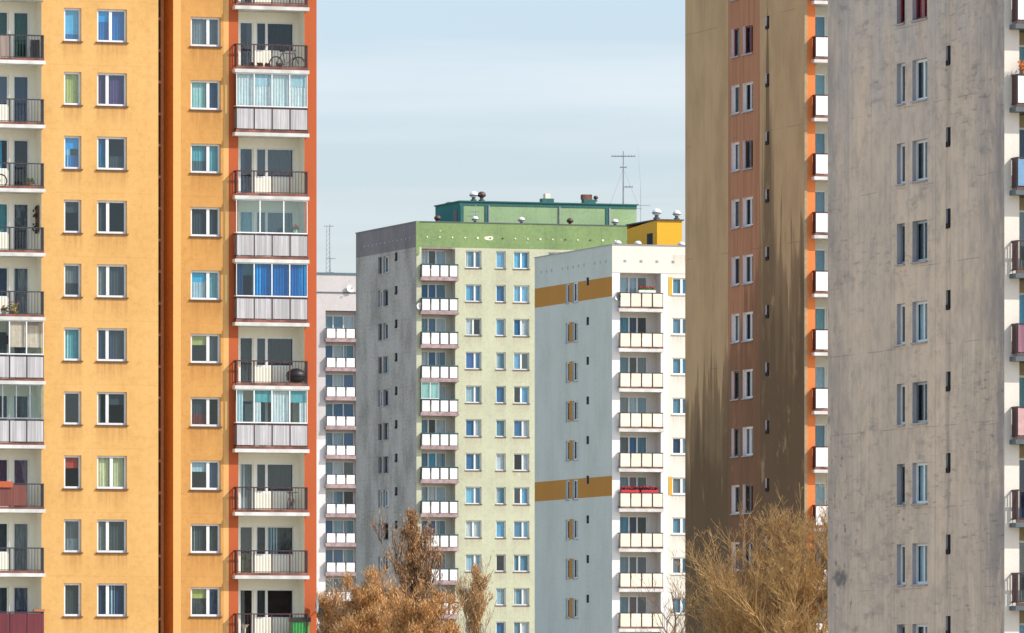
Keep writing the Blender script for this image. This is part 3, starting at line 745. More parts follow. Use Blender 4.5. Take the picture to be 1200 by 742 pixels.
loggia(B, ob0, ob1, 0.03, 1.0, zso, zsB2, [(ob0+0.06, ob1-0.62, 0.72, 2.22, (0.42, 0.68), 'w')], wallm=stucco('loggia_pale_lilac', (0.66, 0.62, 0.58), amount=0.15, streak=0.1, joint=0), floors=range(0, 13),
       specs=lambda k: ((R.choice(['teal2', 'pale', 'grey', 'teal2', 'cyan>+teal2']), R.choice(['blue', 'navy', 'pale', 'grey', '-', 'plum']), R.choice(['teal2', 'grey', '-', 'navy', 'dgrey'])),))
m = MB(); m.quad([(0, 0, zso), (uB1, 0, zso), (uB1, 1.03, zso), (0, 1.03, zso)]); m.build('soffit', WHS, B.o)
BB = {}
for k in range(0, 13):
    BB[k] = balcony(B.o, B.u(725.6, -0.42), B.u(778.4, -0.42), 0.03, 0.45, 1.0, zsB2-k*P, fasc=FASC, rail=RAIL_M, panels='1', pm=PANC, bars=False, gap=0.055, fh=0.1, slab=0.22)
for px in (732.4, 751.3, 769.9, 788.7, 806, 824):
    uu = B.u(px); m = MB(); m.box(uu-0.09, uu+0.09, -0.02, 0.0-0.003, B.z(307), B.z(304.3)); m.build('attic_vent', SILLG, B.o)
gwB = [(B.w(667), B.w(662.9)), (B.w(677.4), B.w(671))]
zgB = B.z(354.4, 0, B.w(672)); 
zo1, zo2 = B.z(347.2), B.z(324); zq1, zq2 = B.z(581), B.z(557.6)
holes = []; rws = []
for k in range(0, 13):
    z0 = zgB-k*P
    if z0 < 1: continue
    for j, (a0, a1) in enumerate(gwB): holes.append((a0, a1, z0, z0+1.35)); rws.append((k, j, holes[-1]))
vb = (B.w(690.2), B.w(687)); vents = [(vb[0], vb[1], zgB-k*P+1.0, zgB-k*P+1.55) for k in range(13) if zgB-k*P > 1]
REVB = stucco('pale_reveal_blue', (0.42, 0.52, 0.56), amount=0.2, streak=0.2, joint=0)
for (y0, y1, mt) in ((0, zq1, BGB), (zq1, zq2, OCB), (zq2, zo1, BGB), (zo1, zo2, OCB), (zo2, ztB, BGB)):
    m = MB()
    # cut the openings against this band, reveals made once below
    m.sheet([(h[0], h[1], max(h[2], y0), min(h[3], y1)) for h in holes+vents if h[3] > y0 and h[2] < y1], 0, Lb, y0, y1, 0.0)
    m.build('wall', mt, B.o, 'G')
for (h0, h1, y0, y1) in holes+vents:
    m = MB()
    for a in (h0, h1): m.quad([(a, 0.0, y0), (a, 0.2, y0), (a, 0.2, y1), (a, 0.0, y1)])
    for z in (y0, y1): m.quad([(h0, 0.0, z), (h1, 0.0, z), (h1, 0.2, z), (h0, 0.2, z)])
    m.build('reveal', REVB, B.o, 'G')
m = MB(); m.quad([(2.5, 1.6, 0.1), (Lb-0.3, 1.6, 0.1), (Lb-0.3, 1.6, ztB-0.6), (2.5, 1.6, ztB-0.6)]); m.build('inner_wall', DARK, B.o, 'G')
for (k, j, h) in rws:
    window(B.o, 'G', *h, rec=0.1, div=() if j == 0 else (0.45,), specs=R.choice([('pale', 'dgrey'), ('grey', '-'), ('white', 'dgrey')]), fw=0.09, mw=0.1, sill=SILLG, sill_over=0.03)
m = MB()
for k in range(0, 13):
    if k in (0, 5) or zgB-k*P < 1: continue
    m.box(gwB[1][1]+0.02, gwB[0][0]-0.02, -0.012, -0.002, zgB-k*P-0.02, zgB-k*P+1.37)
m.build('painted_panel', OCB, B.o, 'G')
m = MB()
for h in vents:
    m = MB(); m.box(h[0]+.004, h[1]-.004, 0.05, 0.18, h[2]+.004, h[3]-.004); m.build('vent', VENT_DARK, B.o, 'G')
for i in range(13):
    a = 1.2+i*1.14
    if i in (3, 9): continue
    m = MB(); m.box(a, a+0.2, -0.015, -0.003, B.z(307)+0.0, B.z(305)+0.08); m.build('attic_vent', SILLG, B.o, 'G')
shell(B, 0, uB1, 0, Lb, ztB, WHR); cap(B, 0, uB1, 0, Lb, ztB, plain('pale_cap_metal', (0.33, 0.33, 0.35), 0.5, 0.3), h=0.06)
wp = 4.5; p0, p1 = B.u(770, wp), uB1-1.5; Lp = 6.2; zp0, zp1 = ztB-0.5, B.z(258.3, p0, wp)
ORY = stucco('orange_yellow_render', (0.80, 0.42, 0.03), (0.62, 0.30, 0.02), 0.25, 0.2, 0.0)
m = MB(); m.sheet([], p0, p1, zp0, zp1, wp); m.quad([(p0, wp, zp0), (p0, wp+Lp, zp0), (p0, wp+Lp, zp1-0.25), (p0, wp+1.0, zp1), (p0, wp, zp1)])
m.quad([(p1, wp, zp0), (p1, wp+Lp, zp0), (p1, wp+Lp, zp1), (p1, wp, zp1)]); m.quad([(p0, wp+Lp, zp0), (p1, wp+Lp, zp0), (p1, wp+Lp, zp1), (p0, wp+Lp, zp1)])
ph = m.build('rooftop_house', ORY, B.o)
m = MB(); m.box(p0-0.08, p1+0.1, wp-0.12, wp+Lp+0.1, zp1+0.004, zp1+0.09); m.build('roof', ROOF, ph)
m = MB(); m.box(p0-0.03, p0-0.003, wp+0.9, wp+2.0, zp0, zp0+1.7); m.build('door', DARK, ph)
for px, s in ((769.5, 1.25), (793, 1.1)): roof_vent(B.o, B.u(px, wp+0.7), wp+0.7, zp1+0.09, s, 1)
for px in (747.5, 798.5, 724): roof_vent(B.o, B.u(px, 0.8), 0.8, ztB-0.25, 1.0, 1)

#=================================================================== brown block
C = Frame(943.5, 354, 'apartment_building')
tag(C.o, 'tall block with a brown gable streaked by dark stains and an orange front', 'apartment block')
Lc = C.w(803); ztC = C.z(-60)+1.5
m_, t, b = new_mat('stained_brown_render'); g = G(t); v = g.coord(); x, y, z = g.sep(v)
base = g.mix(g.step(g.noise(v, (1, 1, 0.5), 0.5, 5, 0.65), 0.35, 0.7), (0.53, 0.365, 0.185), (0.43, 0.29, 0.145))
sA, sB_ = C.w(853.5), C.w(890.5)
strip = g.m('MULTIPLY', g.step(y, sB_-0.02, sB_+0.02), g.step(y, sA-0.02, sA+0.02, 1.0, 0.0))
yellow = g.m('MULTIPLY', g.step(y, C.w(896), C.w(893)), g.step(y, C.w(891.5), C.w(891), 1.0, 0.0))
salm = g.mix(g.step(g.noise(v, (3, 3, 0.2), 1.0, 4, 0.6), 0.4, 0.7), (0.44, 0.21, 0.105), (0.34, 0.15, 0.07))
base = g.mix(strip, base, salm)
# long downward runs: the darkened area starts lower or higher along the wall, with ragged vertical fingers
run = g.noise(v, (1, 1.9, 0.07), 1.0, 3, 0.55, 5.0, 0.4)
run2 = g.noise(v, (1, 0.45, 0.12), 1.0, 3, 0.6, 15.0)
edge = g.m('ADD', g.m('MULTIPLY', g.m('SUBTRACT', run, 0.5), 9.0), g.m('MULTIPLY', g.m('SUBTRACT', run2, 0.5), 14.0))
zl = 24.6; zr_ = 28.8
line = g.step(y, sB_-0.5, sA+1.0, zr_, zl-1.5)
d = g.m('SUBTRACT', g.m('ADD', line, edge), z)
dark = g.m('ADD', g.step(d, -0.7, 0.7, 0.0, 0.66), g.step(d, 0.5, 5.0, 0.0, 0.34))
vx = C.w(899.5)
vd = g.m('ABSOLUTE', g.m('SUBTRACT', y, vx))
vw = g.step(z, 22.0, 41.5, 2.6, 0.10)
vw2 = g.m('MULTIPLY', vw, g.step(g.noise(v, (1, 6, 0.15), 1.0, 3, 0.6, 2), 0.3, 0.7, 0.5, 1.2))
vdark = g.m('MULTIPLY', g.step(vd, g.m('MULTIPLY', vw2, 0.3), vw2, 0.75, 0.0), g.step(z, 39.5, 41.0, 1.0, 0.0))
dark = g.m('MAXIMUM', g.m('MULTIPLY', dark, 0.88), vdark)
dark = g.m('MULTIPLY', dark, g.m('SUBTRACT', 1.0, g.m('MULTIPLY', strip, 0.2)))
dark = g.m('MULTIPLY', dark, g.step(g.noise(v, (1, 1.2, 0.5), 1.2, 4, 0.6, 11), 0.3, 0.42, 0.75, 1.0))
blot = g.step(g.noise(v, (1, 1, 0.7), 0.7, 5, 0.65, 14), 0.62, 0.70, 0.0, 0.5)
dark = g.m('MULTIPLY', dark, g.m('SUBTRACT', 1.0, g.m('MULTIPLY', blot, g.step(y, 7.0, 12.0, 1.0, 0.5))))
c = g.mix(dark, base, (0.085, 0.050, 0.016))
st = g.step(g.noise(v, (1, 5, 0.2), 1.0, 4, 0.7, 7), 0.5, 0.8, 0.0, 0.3)
c = g.mix(st, c, (0.16, 0.10, 0.05))
fr_ = g.m('FRACT', g.m('DIVIDE', z, 5.4)); jj = g.step(g.m('ABSOLUTE', g.m('SUBTRACT', fr_, 0.4)), 0.0, 0.006, 0.45, 0.0)
jj = g.m('MULTIPLY', jj, g.step(g.noise(v, sc=0.5, off=31), 0.5, 0.6))
c = g.mix(jj, c, (0.10, 0.075, 0.05))
cr_ = g.m('MULTIPLY', g.step(g.m('ABSOLUTE', g.m('SUBTRACT', g.m('ADD', y, g.m('MULTIPLY', g.noise(v, sc=1.2, off=3), 0.06)), sA-0.0)), 0.0, 0.06, 1.0, 0.0), 0.5)
c = g.mix(cr_, c, (0.14, 0.09, 0.05))
t.links.new(c, b.inputs['Base Color']); b.inputs['Roughness'].default_value = 0.93
g.bump(g.noise(v, sc=7.0, detail=5), 0.4, 0.02, b)
BRG = m_
gwC = [(C.w(866.3), C.w(857.3)), (C.w(882.3), C.w(870.4))]
zgC = C.z(63.5, 0, C.w(875))
REVC = stucco('white_reveal', (0.80, 0.80, 0.83), (0.6, 0.6, 0.62), 0.2, 0.3, 0)
gable(C, Lc, ztC, gwC, (C.w(901.5), C.w(897)), zgC, 15, None, BRG, REVC, fr_mats=lambda k, j: REDF if (k == 0) else R.choice([WHITE, WHITE, WOODF]), zvent=0.98, vh=0.6, k0=-2,
      specs=lambda k, j: R.choice([('white', '-'), ('grey', 'dgrey'), ('dgrey', '-'), ('-', 'white')]), rec=0.14, hw=1.36)
FO = stucco('bright_orange_render', (0.75, 0.215, 0.055), (0.6, 0.15, 0.04), 0.25, 0.2, 0.1)
oc0 = C.u(955.3); uC1 = oc0+5.5
zsC = C.z(70.5, C.u(960))
FRC = stucco('cream_render', (0.72, 0.68, 0.58), amount=0.2, streak=0.2, joint=0)
m = MB(); m.sheet([], 0, oc0, 0, ztC, 0.0); m.sheet([], oc0+3.0, uC1, 0, ztC, 0.0); m.build('wall', FO, C.o)
loggia(C, oc0, oc0+3.0, 0, 0.9, ztC, zsC, [(oc0+0.04, oc0+0.9, 0.05, 2.15, (), 'd'), (oc0+1.0, oc0+2.6, 0.8, 2.15, (0.5,), 'w')], wallm=FRC, floors=range(-1, 15),
       specs=lambda k: ((R.choice(['teal2', 'cyan', 'pale', 'teal']),), ('teal2', 'white')))
for k in range(-1, 15):
    balcony(C.o, C.u(954.4, -0.45), oc0+3.1, 0, 0.45, 0.89, zsC-k*P, rail=RAIL_M, panels='1', pm=PANW, bars=False, gap=0.03, fh=0.1, side=CORR_D)  # dark red sides: shade of the balcony ends put into their colour
shell(C, 0, uC1, 0, Lc, ztC, FO); cap(C, 0, uC1, 0, Lc, ztC)
m = MB(); m.box(-0.045, 0.09, -0.05, 0.0-0.003, 0, ztC); m.build('corner_strip', plain('tan_corner_render', (0.42, 0.31, 0.18), 0.9), C.o)

#=================================================================== grey block
E = Frame(1177, 249.8, 'apartment_building')
tag(E.o, 'nearest block, at the right edge: bare grey-beige concrete gable with dark blotches', 'apartment block')
Le = E.w(970); ztE = E.z(-60)+1.2
m_, t, b = new_mat('weathered_concrete'); g = G(t); v = g.coord(); x, y, z = g.sep(v)
nb = g.noise(v, (1, 0.8, 0.28), 0.45, 6, 0.62, 1.0)
c = g.mix(g.step(nb, 0.35, 0.65), (0.76, 0.575, 0.41), (0.64, 0.49, 0.365))
up = g.step(z, 20.0, 33.0)
c = g.mix(g.m('MULTIPLY', up, g.step(g.noise(v, (1, 1, 0.35), 0.5, 5, 0.6, 6), 0.3, 0.65)), c, (0.54, 0.46, 0.41))
vs = g.step(g.noise(v, (1, 5.5, 0.14), 1.0, 5, 0.7, 2), 0.48, 0.75, 0.0, 0.5)
c = g.mix(vs, c, (0.36, 0.30, 0.25))
edge = g.m('MAXIMUM', g.step(y, 0.0, 3.5, 0.8, 0.0), g.step(y, Le-3.0, Le, 0.0, 0.5))
edge = g.m('MULTIPLY', edge, g.step(g.noise(v, (1, 1, 0.4), 1.0, 5, 0.65, 12), 0.3, 0.6))
c = g.mix(edge, c, (0.24, 0.215, 0.21))
hs = g.noise(v, (1, 0.9, 4.5), 1.3, 6, 0.72, 17)
zone = g.noise(v, (1, 0.35, 0.5), 0.5, 3, 0.5, 23)
med = g.step(g.noise(v, (1, 1, 0.8), 1.6, 5, 0.7, 51), 0.4, 0.72, 0.0, 0.45)
c = g.mix(med, c, (0.30, 0.25, 0.215))
bleached = g.step(g.noise(v, (1, 2.2, 0.3), 1.1, 4, 0.65, 61), 0.55, 0.75, 0.0, 0.35)  # paler bleached streaks in the concrete
c = g.mix(bleached, c, (0.82, 0.67, 0.52))
hb = g.noise(v, (1, 0.55, 2.1), 1.2, 6, 0.7, 71)
hz = g.noise(v, (1, 0.4, 0.35), 0.6, 3, 0.5, 83)
c = g.mix(g.m('MULTIPLY', g.step(hb, 0.50, 0.72), g.step(hz, 0.42, 0.60, 0.0, 0.6)), c, (0.21, 0.19, 0.18))
bd = g.m('ADD', g.m('POWER', g.m('DIVIDE', g.m('SUBTRACT', y, E.w(984)), 0.9), 2), g.m('POWER', g.m('DIVIDE', g.m('SUBTRACT', z, E.z(676, 0, E.w(984))), 0.5), 2))
bl = g.step(g.m('ADD', bd, g.m('MULTIPLY', g.noise(v, (1, 1, 1.6), 1.6, 5, 0.7, 91), 2.4)), 1.3, 2.0, 0.75, 0.0)
c = g.mix(bl, c, (0.085, 0.085, 0.09))
hm = g.m('MULTIPLY', g.step(hs, 0.53, 0.70), g.step(zone, 0.42, 0.60, 0.0, 0.6))
c = g.mix(hm, c, (0.115, 0.105, 0.105))
sp = g.m('MULTIPLY', g.step(g.noise(v, (1, 1, 1.1), 2.0, 5, 0.65, 29), 0.58, 0.68), g.step(y, Le-4.5, Le-0.5, 0.0, 1.0))
sp = g.m('MULTIPLY', sp, g.step(z, 12.0, 22.0, 0.9, 0.25))
c = g.mix(sp, c, (0.07, 0.07, 0.075))
vx = E.w(1111); vd = g.m('ABSOLUTE', g.m('SUBTRACT', y, vx))
vdk = g.m('MULTIPLY', g.step(vd, 0.05, 0.4, 0.4, 0.0), g.step(g.noise(v, (1, 3, 0.3), 1.0, 3, 0.6, 4), 0.35, 0.6))
c = g.mix(vdk, c, (0.15, 0.13, 0.12))
fr_ = g.m('FRACT', g.m('DIVIDE', z, P)); jj = g.step(g.m('ABSOLUTE', g.m('SUBTRACT', g.m('ADD', fr_, g.m('MULTIPLY', g.noise(v, sc=0.7, off=8), 0.03)), 0.35)), 0.0, 0.009, 0.5, 0.0)
jj = g.m('MULTIPLY', jj, g.step(g.noise(v, (1, 0.7, 1), 0.8, 4, 0.6, 41), 0.48, 0.60))
c = g.mix(jj, c, (0.13, 0.115, 0.11))
fv = g.m('FRACT', g.m('DIVIDE', y, 4.07)); vj = g.step(g.m('ABSOLUTE', g.m('SUBTRACT', fv, 0.5)), 0.0, 0.02, 0.25, 0.0)
c = g.mix(vj, c, (0.24, 0.215, 0.20))
t.links.new(c, b.inputs['Base Color']); b.inputs['Roughness'].default_value = 0.95
g.bump(g.noise(v, sc=5.0, detail=6), 0.4, 0.025, b)
CGR = m_
gwE = [(E.w(1060.3), E.w(1051)), (E.w(1086.6), E.w(1069.2))]
zgE = E.z(117.5, 0, E.w(1078))
REVE = stucco('grey_lilac_reveal', (0.40, 0.40, 0.43), (0.24, 0.22, 0.22), 0.3, 0.3, 0)
gable(E, Le, ztE, gwE, (E.w(1114), E.w(1108.5)), zgE, 14, None, CGR, REVE, fr_mats=lambda k, j: REDF if k == -1 else R.choice([WHITE, WHITE, STEEL]), zvent=1.0, vh=0.62, k0=-1,
      specs=lambda k, j: ('red',) if k == -1 else R.choice([('white', '-'), ('grey', 'dgrey'), ('pale', 'dgrey'), ('-', 'pale')]), rec=0.14, hw=1.38)
oe0 = E.u(1194.5); uE1 = oe0+6
zsE = E.z(35, E.u(1190)) + 0.15
CRE = stucco('white_cream_render', (0.72, 0.66, 0.58), (0.6, 0.54, 0.47), 0.3, 0.25, 0.1)
m = MB(); m.sheet([], 0, oe0, 0, ztE, 0.0); m.sheet([], oe0+3.0, uE1, 0, ztE, 0.0); m.build('wall', CRE, E.o)
loggia(E, oe0, oe0+3.0, 0, 0.9, ztE, zsE, [(oe0+0.04, oe0+0.9, 0.05, 2.15, (), 'd'), (oe0+1.0, oe0+2.6, 0.8, 2.15, (0.5,), 'w')], wallm=plain('khaki_loggia_paint', (0.42, 0.34, 0.20), 0.9), floors=range(-1, 13),
       specs=lambda k: ((['cyan', 'teal', 'navy', 'grey'][k % 4],), ('teal2', 'white')))
EB = {}
MAG = corrugated('mauve_panel', (0.30, 0.13, 0.18), 8); PKP = plain('pink_panel', (0.55, 0.33, 0.32), 0.7); BLP = plain('blue_panel', (0.16, 0.30, 0.46), 0.6)
for k in range(-1, 13):
    EB[k] = balcony(E.o, E.u(1190.5, -0.55), oe0+3.1, 0, 0.55, 0.89, zsE-k*P, rail=RAIL_M, slabm=CAPM, fasc=SILLM,
            panels='.1' if k in (3, 6, 7) else '1', pm={2: BLP, 4: MAG, 5: PKP, 6: PKP, 7: PKP}.get(k, PANW), bars=k in (3, 6, 7), gap=0.03, fh=0.1, side=SILLM)  # dark brown sides paint in the shaded balcony ends
shell(E, 0, uE1, 0, Le, ztE, CRE); cap(E, 0, uE1, 0, Le, ztE)

#=================================================================== things on the balconies
def at_local(fr, u, w, z, name, label, cat, group=None):
    o = empty(name, world_pt(fr, u, w, z), TH); tag(o, label, cat, group); return o
LEAF = plain('plant_leaf', (0.10, 0.22, 0.03), 0.7, var=0.4, sc=30)
LEAFY = plain('yellow_green_leaf', (0.38, 0.45, 0.04), 0.7, var=0.4, sc=30)
FLOR = plain('red_petals', (0.55, 0.02, 0.03), 0.6); FLOP = plain('pink_petals', (0.70, 0.25, 0.25), 0.6); FLOO = plain('orange_petals', (0.80, 0.25, 0.02), 0.6)
TERR = plain('terracotta', (0.40, 0.15, 0.07), 0.8); WPOT = plain('white_pot', (0.75, 0.75, 0.72), 0.5)
def plant(fr, u, w, z, label, pot=TERR, leaf=LEAF, petal=None, r=0.16, h=0.22, cr=0.2, group=None, long=None):
    t = at_local(fr, u, w, z, 'flower_box' if long else 'flower_pot', label, 'plant pot', group)
    m = MB()
    if long: m.box(-long/2, long/2, -0.1, 0.1, 0, 0.18)
    else: m.lathe((0, 0, 0), [(0, 0), (r*0.7, 0), (r, h), (r*1.1, h), (r*1.1, h+0.03), (r*0.85, h+0.03), (0, h)], 12)
    m.build('pot', pot, t)
    def tuft(n, mat, name, s, zz):
        q = MB()
        for i in range(n):
            a = R.random()*2*pi; rr = cr*math.sqrt(R.random()); x0 = rr*cos(a)+(R.uniform(-long/2, long/2) if long else 0)
            c0 = Vector((x0, rr*sin(a)*(0.6 if long else 1), zz+R.random()*cr*1.3)); n1 = Vector((R.gauss(0, 1), R.gauss(0, 1), R.gauss(0, 1))).normalized(); e1 = n1.orthogonal().normalized()*s; e2 = n1.cross(e1)*0.7
            q.quad([tuple(c0-e1), tuple(c0+e2), tuple(c0+e1), tuple(c0-e2)])
        q.build(name, mat, t)
    tuft(90 if not long else 220, leaf, 'leaves', 0.05, h*0.9)
    if petal: tuft(40 if not long else 120, petal, 'flowers', 0.045, h+0.08)
def zL(k): return zsL-k*P
def zR(k): return zsR-(k-1)*P
FB = 0.002
plant(A, A.u(14, 0), 0.0-0.12, zL(4)+FB, 'yellow-green bushy plant on the left balcony above the beige blind', TERR, LEAFY, FLOP, cr=0.26, r=0.18)
plant(A, A.u(4, 0), -0.12, zL(4)+FB, 'small white pot with orange flowers beside the yellow-green plant, left balcony', WPOT, LEAF, FLOO, r=0.11, cr=0.13)
plant(A, A.u(34, 0), -0.05, zL(2)+FB, 'low green plant on the balcony with the bicycle, left stack', TERR, LEAF, None, cr=0.2)
plant(A, A.u(345, wB), wB-0.12, zR(4)+1.14, 'red geranium standing inside the clear glazed balcony, near its right end', WPOT, LEAF, FLOR, r=0.1, h=0.12, cr=0.15)
plant(B, B.u(757), -0.2, zsB2+1.08, 'long box of red and pink flowers on the top balcony rail of the white block', WPOT, LEAF, FLOR, long=1.2, cr=0.1)
plant(B, B.u(737), -0.2, zsB2-5*P+1.08, 'left dark red flower box on the balcony beside the lower ochre band', FLOR, CORR_D, FLOR, long=1.3, cr=0.1)
plant(B, B.u(760), -0.2, zsB2-5*P+1.08, 'right dark red flower box on the balcony beside the lower ochre band', FLOR, CORR_D, FLOR, long=1.2, cr=0.12)
plant(E, oe0+0.25, -0.35, zsE-P+1.0, 'orange flowers hanging over the balcony rail at the right edge of the view', TERR, FLOO, FLOO, long=0.6, cr=0.18)
# bicycle on the left stack
def torus(m, c, r, t, n=20, k=5):
    base = len(m.v)
    for i in range(n):
        a = 2*pi*i/n
        for j in range(k):
            b_ = 2*pi*j/k; rr = r+t*cos(b_); m.v.append((c[0]+rr*cos(a), c[1]+t*sin(b_), c[2]+rr*sin(a)))
    for i in range(n):
        for j in range(k):
            m.f.append((base+i*k+j, base+((i+1) % n)*k+j, base+((i+1) % n)*k+(j+1) % k, base+i*k+(j+1) % k)); m.m.append(0)
def bicycle(fr, u, w, z, label, col, r=0.31, rz=0.0):
    t = at_local(fr, u, w, z, 'bicycle', label, 'bicycle'); t.rotation_euler = (0, 0, TH+rz)
    for sx_ in (-0.5, 0.5):
        m = MB(); torus(m, (sx_, 0, r), r-0.02, 0.02); o = m.build('wheel', BLACK, t)
        q = MB(); torus(q, (sx_, 0, r), r-0.05, 0.012)
        for i in range(14):
            a = 2*pi*i/14; q.tube((sx_, 0, r), (sx_+(r-0.05)*cos(a), 0, r+(r-0.05)*sin(a)), 0.003, 0.003, 3)
        q.build('rim', STEEL, o)
    m = MB(); bb = (-0.08, 0, r-0.04); st_ = (-0.2, 0, r+0.45); hd = (0.33, 0, r+0.42); hd2 = (0.37, 0, r+0.3)
    for p_, q_ in ((bb, st_), (bb, hd2), (st_, hd), (hd, hd2), (hd2, (0.5, 0, r)), (bb, (-0.5, 0, r)), (st_, (-0.5, 0, r))): m.tube(p_, q_, 0.016, 0.016, 6)
    m.build('frame', plain(col[0], col[1], 0.4), t)
    m = MB(); m.box(-0.33, -0.1, -0.06, 0.06, r+0.5, r+0.55); m.tube(st_, (-0.21, 0, r+0.52), 0.012); m.build('saddle', BLACK, t)
    m = MB(); m.tube(hd, (0.31, 0, r+0.55), 0.012); m.tube((0.31, -0.24, r+0.56), (0.31, 0.24, r+0.56), 0.014); m.build('handlebar', BLACK, t)
    m = MB(); m.lathe((0, 0, 0), [(0, -0.01), (0.08, -0.01), (0.08, 0.01), (0, 0.01)], 12)
    m.v = [(-0.08+x_, z_, r-0.04+y_) for x_, y_, z_ in m.v]; m.build('crank', STEEL, t)
bicycle(A, A.u(-14, 0), -0.12, zL(2)+FB, 'white-framed bicycle standing behind the rail of a left-edge balcony', ('white_bike_paint', (0.75, 0.75, 0.75)))
bicycle(A, A.u(337, wB), wB+0.05, zR(1)+FB, 'dark bicycle leaning at the right end of the upper balcony of the orange stack', ('dark_bike_paint', (0.05, 0.03, 0.03)))
bicycle(A, A.u(343, wB), wB+0.25, zR(8)+FB, 'black bicycle parked at the right end of a lower open balcony of the orange stack', ('black_bike_paint', (0.03, 0.03, 0.05)), rz=1.1)
# black domed barbecue cover
t = at_local(A, A.u(346, wB), wB-0.1, zR(6)+FB, 'kettle_grill', 'wide black domed grill lid behind a balcony rail, right end of the orange stack', 'grill')
m = MB(); m.lathe((0, 0, 0.42), [(0.42, 0.0), (0.44, 0.03), (0.40, 0.16), (0.28, 0.28), (0.12, 0.34), (0, 0.35)], 16); m.build('lid', BLACK, t, smooth=True)
m = MB(); m.lathe((0, 0, 0.12), [(0, 0), (0.22, 0.03), (0.38, 0.16), (0.42, 0.29)], 16); m.build('bowl', BLACK, t, smooth=True)
m = MB()
for a in range(3): m.tube((0.2*cos(a*2.1), 0.2*sin(a*2.1), 0.2), (0.34*cos(a*2.1), 0.34*sin(a*2.1), 0), 0.015)
m.build('stand', STEEL, t)
m = MB(); m.tube((-0.07, -0.1, 0.77), (0.07, -0.1, 0.77), 0.012); m.build('handle', STEEL, t)
# storage boxes bottom balcony
t = at_local(A, A.u(352, wB), wB-0.14, zR(10)+FB, 'storage_box', 'bright green box with a black lid behind the bottom rail of the orange stack', 'box')
m = MB(); m.box(-0.42, 0.3, -0.18, 0.2, 0, 0.72); m.build('box_body', plain('bright_green_plastic', (0.04, 0.42, 0.08), 0.5), t)
m = MB(); m.box(-0.5, 0.36, -0.22, 0.24, 0.722, 0.92); m.build('lid', BLACK, t)
t = at_local(A, A.u(286, wB), wB-0.12, zR(10)+FB, 'washing_bowl', 'pale bowl on a stand, left end of the bottom balcony of the orange stack', 'bowl')
m = MB(); m.lathe((0, 0, 0), [(0, 0.0), (0.12, 0.0), (0.05, 0.04), (0.05, 0.45), (0.2, 0.6), (0.19, 0.6), (0, 0.48)], 12); m.build('bowl_body', PANC, t)
# clutter: row of pots on the top balcony of the right stack
for i, px in enumerate((293, 303, 312, 326)):
    plant(A, A.u(px, wB), wB-0.2, zR(1)+FB, ['first', 'second', 'third', 'fourth'][i]+' from the left of the brown pots on the upper orange-stack balcony', TERR, FASC, None, r=0.1, h=0.14, cr=0.12, group='pots on the upper balcony')
# black things and wall fittings on the left stack
def fold_chair(fr, u, w, z, label):
    t = at_local(fr, u, w, z, 'folding_chair', label, 'chair')
    m = MB(); m.box(-0.2, 0.2, 0.0, 0.03, 0.1, 0.9); m.build('backrest', BLACK, t)
    m = MB(); m.box(-0.2, 0.2, 0.05, 0.08, 0.15, 0.6); m.build('seat', BLACK, t)
    for s_ in (-0.21, 0.21):
        m = MB(); m.tube((s_, 0.02, 0), (s_, 0.1, 0.95), 0.012); m.build('leg', STEEL, t)
fold_chair(A, A.u(40.5, 0), -0.1, zL(0)+FB, 'black folding chair leaning at the right end of the top left balcony')
t = at_local(A, A.u(10, 0), 0.3, zL(5)+1.75, 'hanging_pot', 'dark hanging plant ball left of the beige blind in the glazed left balcony', 'plant pot')
m = MB(); m.lathe((0, 0, 0), [(0, -0.2), (0.15, -0.15), (0.2, 0), (0.15, 0.14), (0, 0.2)], 12); m.build('pot', BLACK, t, smooth=True)
m = MB(); m.tube((0, 0, 0.19), (0, 0, 0.78), 0.008); m.build('hook', STEEL, t)
# air-dried coats / hooks on the side wall
t = at_local(A, uL1-0.06, 0.5, zL(3)+0.9, 'wall_rack', 'dark climbing plant rack on the side wall of a left-edge balcony', 'rack')
m = MB(); m.box(-0.02, 0.05, -0.2, 0.2, 0, 1.15); m.build('rack_frame', WOODF, t)
m = MB()
for i in range(60):
    c0 = Vector((R.uniform(-0.15, 0.03), R.uniform(-0.25, 0.2), R.choice([0.05, 0.3, 0.7, 1.0])+R.uniform(-0.1, 0.1))); n1 = Vector((R.gauss(0, 1), R.gauss(0, 1), R.gauss(0, 1))).normalized(); e1 = n1.orthogonal().normalized()*0.06; e2 = n1.cross(e1)
    m.quad([tuple(c0-e1), tuple(c0+e2), tuple(c0+e1), tuple(c0-e2)])
m.build('leaves', plain('dark_leaf', (0.02, 0.03, 0.015), 0.8), t)
# rug over the rail with red mat
t = at_local(A, A.u(8, -0.42), -0.425, zL(7)+0.15, 'hanging_rug', 'rust-red rug hung over the rail among the red reed mats, left edge', 'rug')
m = MB(); m.box(-0.9, 0.25, -0.035, -0.01, 0.75, 0.99); m.box(-0.9, 0.25, -0.01, 0.1, 0.99, 1.01); m.build('rug_cloth', plain('rust_cloth', (0.42, 0.10, 0.04), 0.9), t)
# plank on the bottom-left rail
t = at_local(A, A.u(45, -0.42), -0.4, zL(9)+1.085, 'flower_box', 'orange box lying on the rail end of the dark red bottom-left balcony', 'box')
m = MB(); m.box(-0.2, 0.28, -0.06, 0.1, 0, 0.1); m.build('box_body', TERR, t)
